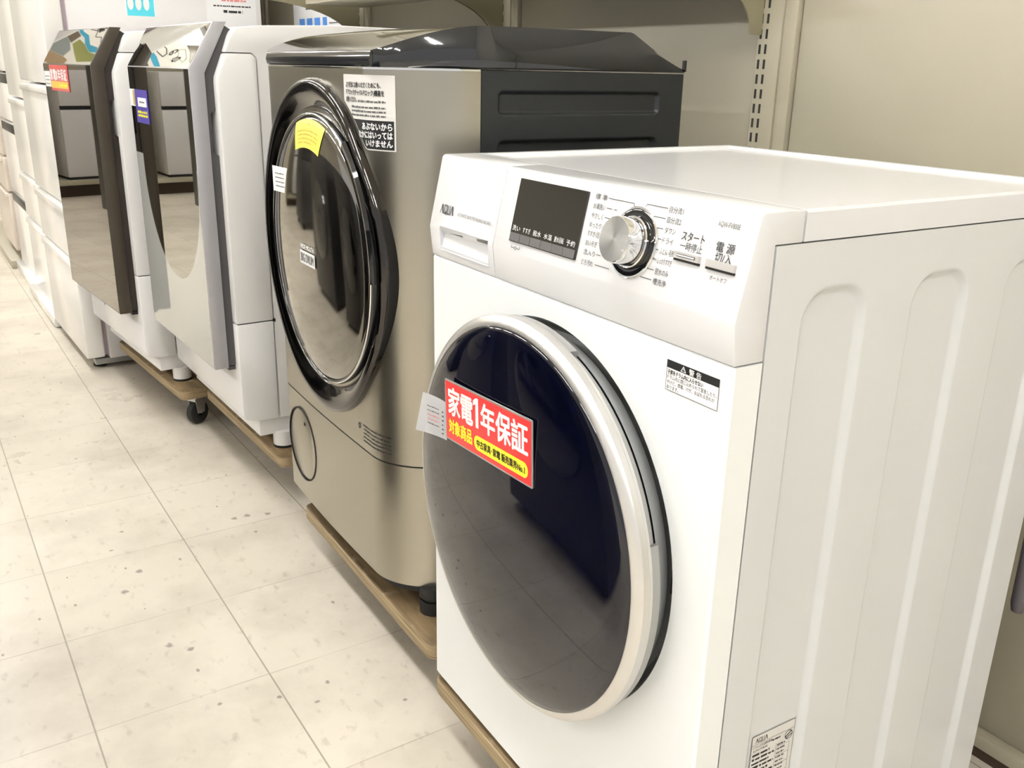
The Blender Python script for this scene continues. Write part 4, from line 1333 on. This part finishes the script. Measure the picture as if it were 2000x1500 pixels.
# ================================================================== white washers with mirror doors
def make_mirror_washer(label, loc, rz, trim, rim, mirror):
    t = thing('washing_machine', label, 'washing machine', loc, rz, 'drum washing machines in the row')
    Wm, Dm, zb, zs_ = 0.60, 0.64, 0.222, 0.474

    def curve_top():
        pts = [(0.0, 1.040), (0.0012, 1.052), (0.006, 1.064), (0.037, 1.140), (0.043, 1.151), (0.052, 1.1575), (0.066, 1.1605)]
        return pts
    # upper front cover: front face plus side returns
    ch = 0.010

    def loft(profile, y0, y1, xin):
        pass
    up = [(0.0, zs_ + 0.001), (0.0, 1.040), (0.0012, 1.052), (0.006, 1.064), (0.0222, 1.1030), (0.084, 1.1030), (0.094, 1.0935), (0.094, zs_ + 0.001)]
    finish('front_cover', prism(bmesh.new(), up, 'y', 0.0, Wm, bev=0.004, seg=2), 'white_washer', t, smooth=30)
    lo_ = [(0.002, zb + 0.006), (0.0, zb + 0.014), (0.0, zs_ - 0.001), (0.094, zs_ - 0.001), (0.092, zb - 0.008), (0.045, zb - 0.007), (0.015, zb - 0.002)]
    finish('lower_cover', prism(bmesh.new(), lo_, 'y', 0.0, Wm, bev=0.003, seg=2), 'white_washer', t, smooth=30)
    body = [(0.0965, zb - 0.010), (0.0965, 1.0945), (0.0855, 1.1050), (0.0231, 1.1050), (0.037, 1.140), (0.043, 1.151), (0.052, 1.1575), (0.066, 1.1605), (0.107, 1.1645), (0.30, 1.172), (Dm - 0.05, 1.170), (Dm, 1.155), (Dm, zb - 0.010)]
    finish('cabinet', prism(bmesh.new(), body, 'y', 0.004, Wm - 0.004, bev=0.004, seg=2), 'white_matt', t, smooth=30)
    finish('seam_shadow', BX(0.004, 0.10, 0.0035, Wm - 0.0035, zs_ - 0.004, zs_ + 0.004), 'gap', t)
    # plinth and feet
    pl = [(0.045, 0.165), (0.045, zb - 0.006), (Dm - 0.02, zb - 0.006), (Dm - 0.02, 0.165), (0.20, 0.165), (0.19, 0.175), (0.175, 0.165)]
    finish('plinth', prism(bmesh.new(), pl, 'y', 0.02, Wm - 0.02, bev=0.002), 'white_matt', t)
    for fx, fy in ((0.112, 0.030), (0.112, Wm - 0.05), (Dm - 0.08, 0.05), (Dm - 0.08, Wm - 0.05)):
        f_ = finish('foot', cyl(bmesh.new(), (fx, fy, 0.131), (fx, fy, 0.17), 0.028, 28), 'white_matt', t)
        finish('foot_pad', cyl(bmesh.new(), (fx, fy, 0.1248), (fx, fy, 0.1315), 0.0285, 28), 'black_matt', f_)
    # door slab
    y0, y1 = 0.023, 0.597
    outer = [(-0.055, 0.361), (-0.055, 1.069), (0.007, 1.170)]
    in1 = [(0.038, 1.170), (-0.020, 1.060), (-0.020, 0.361)]
    dr = finish('door', prism(bmesh.new(), outer + in1, 'y', y0, y1, bev=0.002, seg=2), trim, t, smooth=30)
    rimp = [(-0.0195, 0.366), (-0.0195, 1.060), (0.034, 1.162), (0.050, 1.153), (0.006, 1.053), (0.002, 0.980), (-0.012, 0.972), (-0.012, 0.885), (0.002, 0.875), (-0.0005, 0.366)]
    finish('door_rim', prism(bmesh.new(), rimp, 'y', y0 + 0.006, y1 - 0.006), rim, dr, smooth=0)
    finish('hinge_block', BX(-0.018, 0.002, y0 + 0.012, y0 + 0.05, 0.352, 0.362), rim, dr)
    # mirror glass
    b = bmesh.new()
    m_ = 0.0035
    FL = front(-0.0556)
    FL.rect(b, -(y1 - m_), -(y0 + m_), 0.361 + m_, 1.069 - 0.0015, 0.0, 0, th=0.0008)
    b2 = Face((-0.055, 0, 1.069), (0, -1, 0), (0.062, 0, 0.101))
    ln_ = math.hypot(0.062, 0.101)
    b2.rect(b, -(y1 - m_), -(y0 + m_), 0.0015, ln_ - m_, 0.0006, 0, th=0.0008)
    finish('mirror_glass', b, mirror, dr, smooth=0)
    # small status slot under the door
    finish('status_slot', BX(-0.001, 0.004, 0.420, 0.426, 0.300, 0.335), 'ink_light', t)
    return t


M3 = make_mirror_washer('white washing machine with silver framed mirror door, next to the brushed steel washer', (0.039, 1.648, 0), rad(1.14), 'door_silver', 'rim_grey', 'mirror_silver')
M4 = make_mirror_washer('white washing machine with dark brown framed mirror door, beside the tall fridge', (-0.048, 2.324, 0), rad(4.33), 'brown', 'brown_dark', 'mirror_brown')
make_dolly('brown wooden dolly under the silver mirror door washer', (0.108, 1.590, 0), rad(1.14), 0.640, D=0.42)
make_dolly('brown wooden dolly with a caster showing under the brown mirror door washer', (0.0225, 2.228, 0), rad(4.0), 0.690, D=0.42, near=0.058)

# cards on the mirror doors
F = front(-0.0575)
bm = bmesh.new()
F.rect(bm, -0.536, -0.408, 0.926, 1.011, 0.0, 0, th=0.0008)
F.rect(bm, -0.510, -0.420, 0.968, 0.991, 0.0004, 1); F.scribble(bm, -0.49, -0.44, 0.978, 0.004, 0.0008, 3, 2)
for k in range(2): F.scribble(bm, -0.520, -0.418, 0.942 + 0.009 * k, 0.007, 0.0004, 2, 70 + k)
o = decal('price_card', bm, ['purple', 'paper', 'yellow', 'ink_light'], None); place_like(M3, o)
tag(o, 'purple price card with white box on the silver mirror door', 'sign')
bm = bmesh.new()
F = front(-0.0574)
F.rect(bm, -0.594, -0.541, 0.967, 1.011, 0.0, 0, th=0.0006); F.rect(bm, -0.560, -0.541, 0.970, 1.008, 0.0003, 1)
o = decal('price_tag', bm, ['paper', 'gold'], None); place_like(M3, o)
tag(o, 'white and gold price tag left of the purple card', 'price tag')
bm = bmesh.new()
F = front(-0.0572)
F.rect(bm, -0.506, -0.280, 0.990, 1.066, 0.0, 0, th=0.0008)
for s, a in zip('家電1年保証', (0.008, 0.046, 0.083, 0.104, 0.140, 0.178)): F.text(bm, s, -0.506 + a, 1.024, 0.036, 0.0005, 1, bold=0.001, width=0.032 if s != '1' else 0.012)
F.rect(bm, -0.500, -0.290, 0.998, 1.018, 0.0005, 2); F.scribble(bm, -0.40, -0.30, 1.004, 0.007, 0.0008, 3, 4)
o = decal('warranty_card', bm, ['pink_card', 'ink_white', 'orange_card', 'yellow'], None); place_like(M4, o)
tag(o, 'red warranty card with an orange strip on the brown mirror door', 'sign')
bm = bmesh.new()
F = front(-0.0571)
F.rect(bm, -0.583, -0.508, 1.000, 1.047, 0.0, 0, th=0.0006)
for k in range(3): F.scribble(bm, -0.575, -0.515, 1.008 + 0.011 * k, 0.003, 0.0003, 1, 90 + k)
o = decal('price_tag', bm, ['paper', 'ink_light'], None); place_like(M4, o)
tag(o, 'white price tag left of the red card on the brown mirror door', 'price tag')


# ================================================================== fridges beyond
def make_fridge(label, loc, rz, Wf, Df, H, splits, door_th=0.065, body='fridge_side', face='fridge_white', kick=0.0, grips=None, gasket='mauve', round_=0.008):
    """local: y from 0 (near side) to Wf; x from 0 (door face) back"""
    t = thing('refrigerator', label, 'refrigerator', loc, rz)
    zb = 0.042
    finish('cabinet', BX(door_th + 0.014, Df, 0.0, Wf, zb - 0.004, H, bev=0.006), body, t)
    finish('door_gasket', BX(door_th - 0.001, door_th + 0.0145, 0.014, Wf - 0.014, zb + 0.01, H - 0.01), gasket, t)
    zz = [zb] + splits + [H]
    for i in range(len(zz) - 1):
        dd = finish('door' if zz[i + 1] - zz[i] > 0.45 else 'drawer', BX(0.0, door_th, 0.0, Wf, zz[i] + 0.004, zz[i + 1] - 0.004, bev=round_, seg=3), face, t)
        if grips:
            finish('grip', BX(-0.004, 0.02, 0.05, Wf - 0.05, zz[i + 1] - 0.050, zz[i + 1] - 0.006, bev=0.004), grips, dd)
        else:
            finish('grip', BX(-0.010, 0.01, 0.02, Wf - 0.02, zz[i + 1] - 0.030, zz[i + 1] - 0.006, bev=0.005), face, dd)
    if kick:
        finish('kick_plate', BX(-kick, door_th, 0.0, Wf, 0.004, zb + 0.006, bev=0.008), face, t)
    for fy in (0.07, Wf - 0.07):
        f_ = finish('foot', cyl(bmesh.new(), (0.055, fy, 0.0), (0.055, fy, 0.02), 0.024, 20), 'black_matt', t)
    for ya in (0.012, Wf - 0.06): finish('base_rail', BX(0.03, Df - 0.05, ya, ya + 0.048, 0.018, zb - 0.004), 'silver_dark', t)
    return t


F1 = make_fridge('tall white refrigerator with its plain side beside the brown mirror door washer', (-0.125, 2.990, 0), rad(1.3), 0.66, 0.74, 1.83, [0.405, 0.60, 1.0])
F2 = make_fridge('tall glossy white refrigerator with protruding kick plate behind the first fridge', (-0.105, 3.675, 0), rad(0.6), 0.73, 0.74, 1.80, [0.38, 0.585, 0.92], kick=0.035)
F3 = make_fridge('white refrigerator with dark recessed grips, third of the fridges', (-0.100, 4.425, 0), rad(0.3), 0.63, 0.72, 1.80, [0.43, 0.79, 1.02], kick=0.03, grips='dark_fridge')
F4 = make_fridge('beige refrigerator farthest along the row of fridges', (-0.120, 5.085, 0.045), 0, 0.62, 0.70, 1.75, [0.36, 0.55, 1.0], body='fridge_beige', face='fridge_beige', gasket='gap', round_=0.012)
bm = BX(-0.155, 0.72, 5.070, 6.60, 0.0, 0.0435, bev=0.004)
tag(finish('display_platform', bm, 'beige_upright', None), 'low beige display platform under the farthest beige fridge', 'platform')
# stickers on the near side of the first fridge
F = side(-0.0006)
bm = bmesh.new()
fx = lambda X: X + 0.125
F.rect(bm, fx(0.145), fx(0.235), 1.228, 1.36, 0.0, 0)
F.rect(bm, fx(0.140), fx(0.145), 1.228, 1.36, 0.0, 1); F.rect(bm, fx(0.235), fx(0.240), 1.228, 1.36, 0.0, 1)
for k in range(3):
    a = fx(0.158) + k * 0.026
    F.poly(bm, [(a + 0.010 * math.cos(q * PI / 8), 1.262 + 0.022 * math.sin(q * PI / 8) + 0.006) for q in range(16)], 0.0004, 1)
decal('cyan_sticker', bm, ['cyan', 'paper'], F1)
bm = bmesh.new()
F.rect(bm, fx(0.415), fx(0.595), 1.10, 1.36, 0.0, 0, th=0.0005)
F.scribble(bm, fx(0.44), fx(0.575), 1.272, 0.005, 0.0005, 1, 11); F.scribble(bm, fx(0.47), fx(0.56), 1.29, 0.008, 0.0005, 2, 12); F.scribble(bm, fx(0.475), fx(0.545), 1.252, 0.010, 0.0005, 1, 13)
decal('paper_notice', bm, ['paper', 'ink', 'red_ink'], F1)

# ================================================================== across the aisle (seen in the mirrors and door glass)
opp = thing('end_shelving', 'beige steel shelving across the far end of the aisle, seen in the mirror doors', 'shelving', (-2.2, 8.1, 0))
finish('back_panel', local(opp, BX(-3.6, -1.30, 8.14, 8.16, 0.0, 2.2)), 'beige_steel', opp)
finish('side_panel', local(opp, BX(-1.33, -1.30, 7.80, 8.139, 0.0, 1.5)), 'bracket', opp)
finish('base_deck', local(opp, BX(-3.6, -1.331, 7.72, 8.139, 0.10, 0.14, bev=0.004)), 'beige_upright', opp)
finish('kick_board', local(opp, BX(-3.6, -1.331, 7.80, 7.82, 0.0, 0.099)), 'kick', opp)
t = thing('refrigerator', 'small pale grey two door refrigerator on the far shelf deck, seen in the mirrors', 'refrigerator', (-2.13, 7.76, 0.141))
finish('lower_door', BX(0, 0.50, -0.0, 0.05, 0.02, 0.555, bev=0.008), 'grey_fridge', t)
finish('upper_door', BX(0, 0.50, -0.0, 0.05, 0.585, 0.86, bev=0.008), 'grey_fridge', t)
finish('cabinet', BX(0, 0.50, 0.052, 0.37, 0.02, 0.86, bev=0.006), 'grey_fridge', t)
finish('handle_slot', BX(0.02, 0.49, 0.012, 0.05, 0.556, 0.584), 'gap', t)
finish('base', BX(0.01, 0.49, 0.01, 0.36, 0.0, 0.02), 'black_matt', t)
for xa, ya, hh, lb in ((-0.70, 0.66, 0.96, 'low dark grey drum washer across the aisle opposite the nearest white washer'), (-0.96, 1.95, 0.95, 'low dark grey drum washer across the aisle opposite the steel washer'), (-0.955, 2.98, 0.95, 'low dark grey drum washer across the aisle opposite the mirror door washers')):
    t = tag(thing('washing_machine', lb, 'washing machine', (xa, ya, 0)), lb, 'washing machine', 'dark appliances across the aisle')
    finish('cabinet', BX(-0.56, -0.012, 0, 0.68, 0.03, hh, bev=0.01), 'dark_fridge', t)
    finish('front_panel', BX(-0.0115, 0, 0.004, 0.676, 0.034, hh - 0.12, bev=0.004), 'dark_fridge', t)
    finish('door', lathe_x(bmesh.new(), [(0.24, 0.001), (0.235, 0.02), (0.20, 0.03), (0.0, 0.034)], 0.34, 0.50, n=48), 'black', t)
    for fy in (0.06, 0.62):
        for fx_ in (-0.06, -0.5): finish('foot', cyl(bmesh.new(), (fx_, fy, 0), (fx_, fy, 0.03), 0.025, 16), 'black_matt', t)
t = thing('refrigerator', 'tall dark grey refrigerator across the aisle, seen in the silver mirror door', 'refrigerator', (-1.48, 5.93, 0), -PI / 2)
finish('cabinet', BX(-0.66, -0.062, -0.65, 0, 0.06, 1.75, bev=0.01), 'dark_fridge', t)
finish('upper_door', BX(-0.06, 0, -0.65, 0, 0.75, 1.75, bev=0.012), 'dark_fridge', t)
finish('lower_door', BX(-0.06, 0, -0.65, 0, 0.06, 0.742, bev=0.012), 'dark_fridge', t)
for fy in (-0.06, -0.59):
    for fx_ in (-0.06, -0.6): finish('foot', cyl(bmesh.new(), (fx_, fy, 0), (fx_, fy, 0.06), 0.03, 16), 'black_matt', t)
# hanging cut-out map sign above the end of the aisle
t = thing('hanging_sign', 'cut-out map sign with blue river hanging over the aisle, seen in the slanted mirrors', 'sign', (-0.55, 7.25, 2.45))
bm = bmesh.new()
HS = Face((0, 0, 0), (1, 0, 0), (0, 0, 1))
outl = [(0.30, -0.66), (0.28, -0.1), (0.20, 0.06), (0.05, 0.10), (-0.04, 0.11), (-0.08, 0.125), (-0.12, 0.11), (-0.18, 0.10), (-0.23, 0.095), (-0.29, 0.05), (-0.40, 0.07), (-0.55, 0.04), (-0.68, -0.05), (-0.70, -0.4), (-0.66, -0.68), (-0.2, -0.70)]
HS.poly(bm, outl, 0.0, 0, th=0.02)


def ribbon(pts, wd, mat, h=0.002):
    for i in range(len(pts) - 1): HS.line(bm, pts[i], pts[i + 1], wd, h, mat)


HS.poly(bm, [(-0.055, -0.185), (-0.048, -0.15), (-0.07, -0.14), (-0.10, -0.135), (-0.115, -0.155), (-0.15, -0.15), (-0.20, -0.16), (-0.255, -0.175), (-0.29, -0.195), (-0.33, -0.175), (-0.39, -0.205), (-0.43, -0.165), (-0.455, -0.195), (-0.43, -0.24), (-0.37, -0.235), (-0.33, -0.212), (-0.29, -0.225), (-0.25, -0.21), (-0.19, -0.205), (-0.115, -0.195)], 0.0015, 1)
HS.poly(bm, [(-0.33, -0.315), (-0.325, -0.25), (-0.37, -0.238), (-0.43, -0.243), (-0.46, -0.21), (-0.50, -0.25), (-0.45, -0.36), (-0.39, -0.34)], 0.001, 2)
HS.poly(bm, [(-0.18, -0.34), (-0.20, -0.29), (-0.24, -0.23), (-0.31, -0.228), (-0.32, -0.32), (-0.27, -0.32), (-0.23, -0.35)], 0.001, 3)
HS.poly(bm, [(-0.30, -0.48), (-0.23, -0.37), (-0.25, -0.322), (-0.31, -0.322), (-0.36, -0.35), (-0.375, -0.42)], 0.001, 5)
HS.poly(bm, [(-0.34, -0.56), (-0.28, -0.52), (-0.30, -0.482), (-0.375, -0.422), (-0.41, -0.41), (-0.44, -0.5)], 0.001, 6)
HS.poly(bm, [(0.1, -0.42), (0.1, -0.2), (-0.05, -0.21), (-0.12, -0.23), (-0.18, -0.24), (-0.18, -0.34)], 0.0008, 3)
ribbon([(-0.05, -0.13), (-0.07, -0.11), (-0.11, -0.13), (-0.17, -0.11), (-0.165, -0.07), (-0.13, -0.05), (-0.09, -0.075), (-0.06, -0.07)], 0.006, 4)
ribbon([(-0.30, -0.14), (-0.33, -0.10), (-0.36, -0.14), (-0.38, -0.10), (-0.41, -0.13)], 0.005, 4)
ribbon([(-0.18, 0.03), (-0.20, 0.075), (-0.26, 0.05), (-0.27, 0.0), (-0.22, -0.005), (-0.18, 0.03)], 0.004, 2)
HT = Face((0, 0, 0), (0, 0, 1), (1, 0, 0))
for s_, a_, b__ in (('家', -0.06, -0.108), ('の', -0.06, -0.188), ('ら', -0.07, -0.240), ('家', -0.10, -0.345)): HT.text(bm, s_, a_, b__, 0.030, -0.0025, 4, bold=0.0015, width=0.085)
panel_m = [pmat('sign_cream', (0.74, 0.72, 0.66), 0.6), pmat('river_blue', (0.03, 0.30, 0.46), 0.5), pmat('meadow_olive', (0.24, 0.25, 0.07), 0.6), pmat('earth_brown', (0.13, 0.095, 0.06), 0.6), M['ink_black'], pmat('lake_grey', (0.22, 0.25, 0.24), 0.6), pmat('earth_tan', (0.34, 0.24, 0.13), 0.6)]
o = decal('sign_board', bm, panel_m, t)
b = bmesh.new()
for xx in (-0.4, 0.4): cyl(b, (xx, -0.01, 0.45), (xx, -0.01, 0.60), 0.003, 8)
finish('hanging_wire', b, 'steel_zinc', t)
bpy.context.view_layer.update()
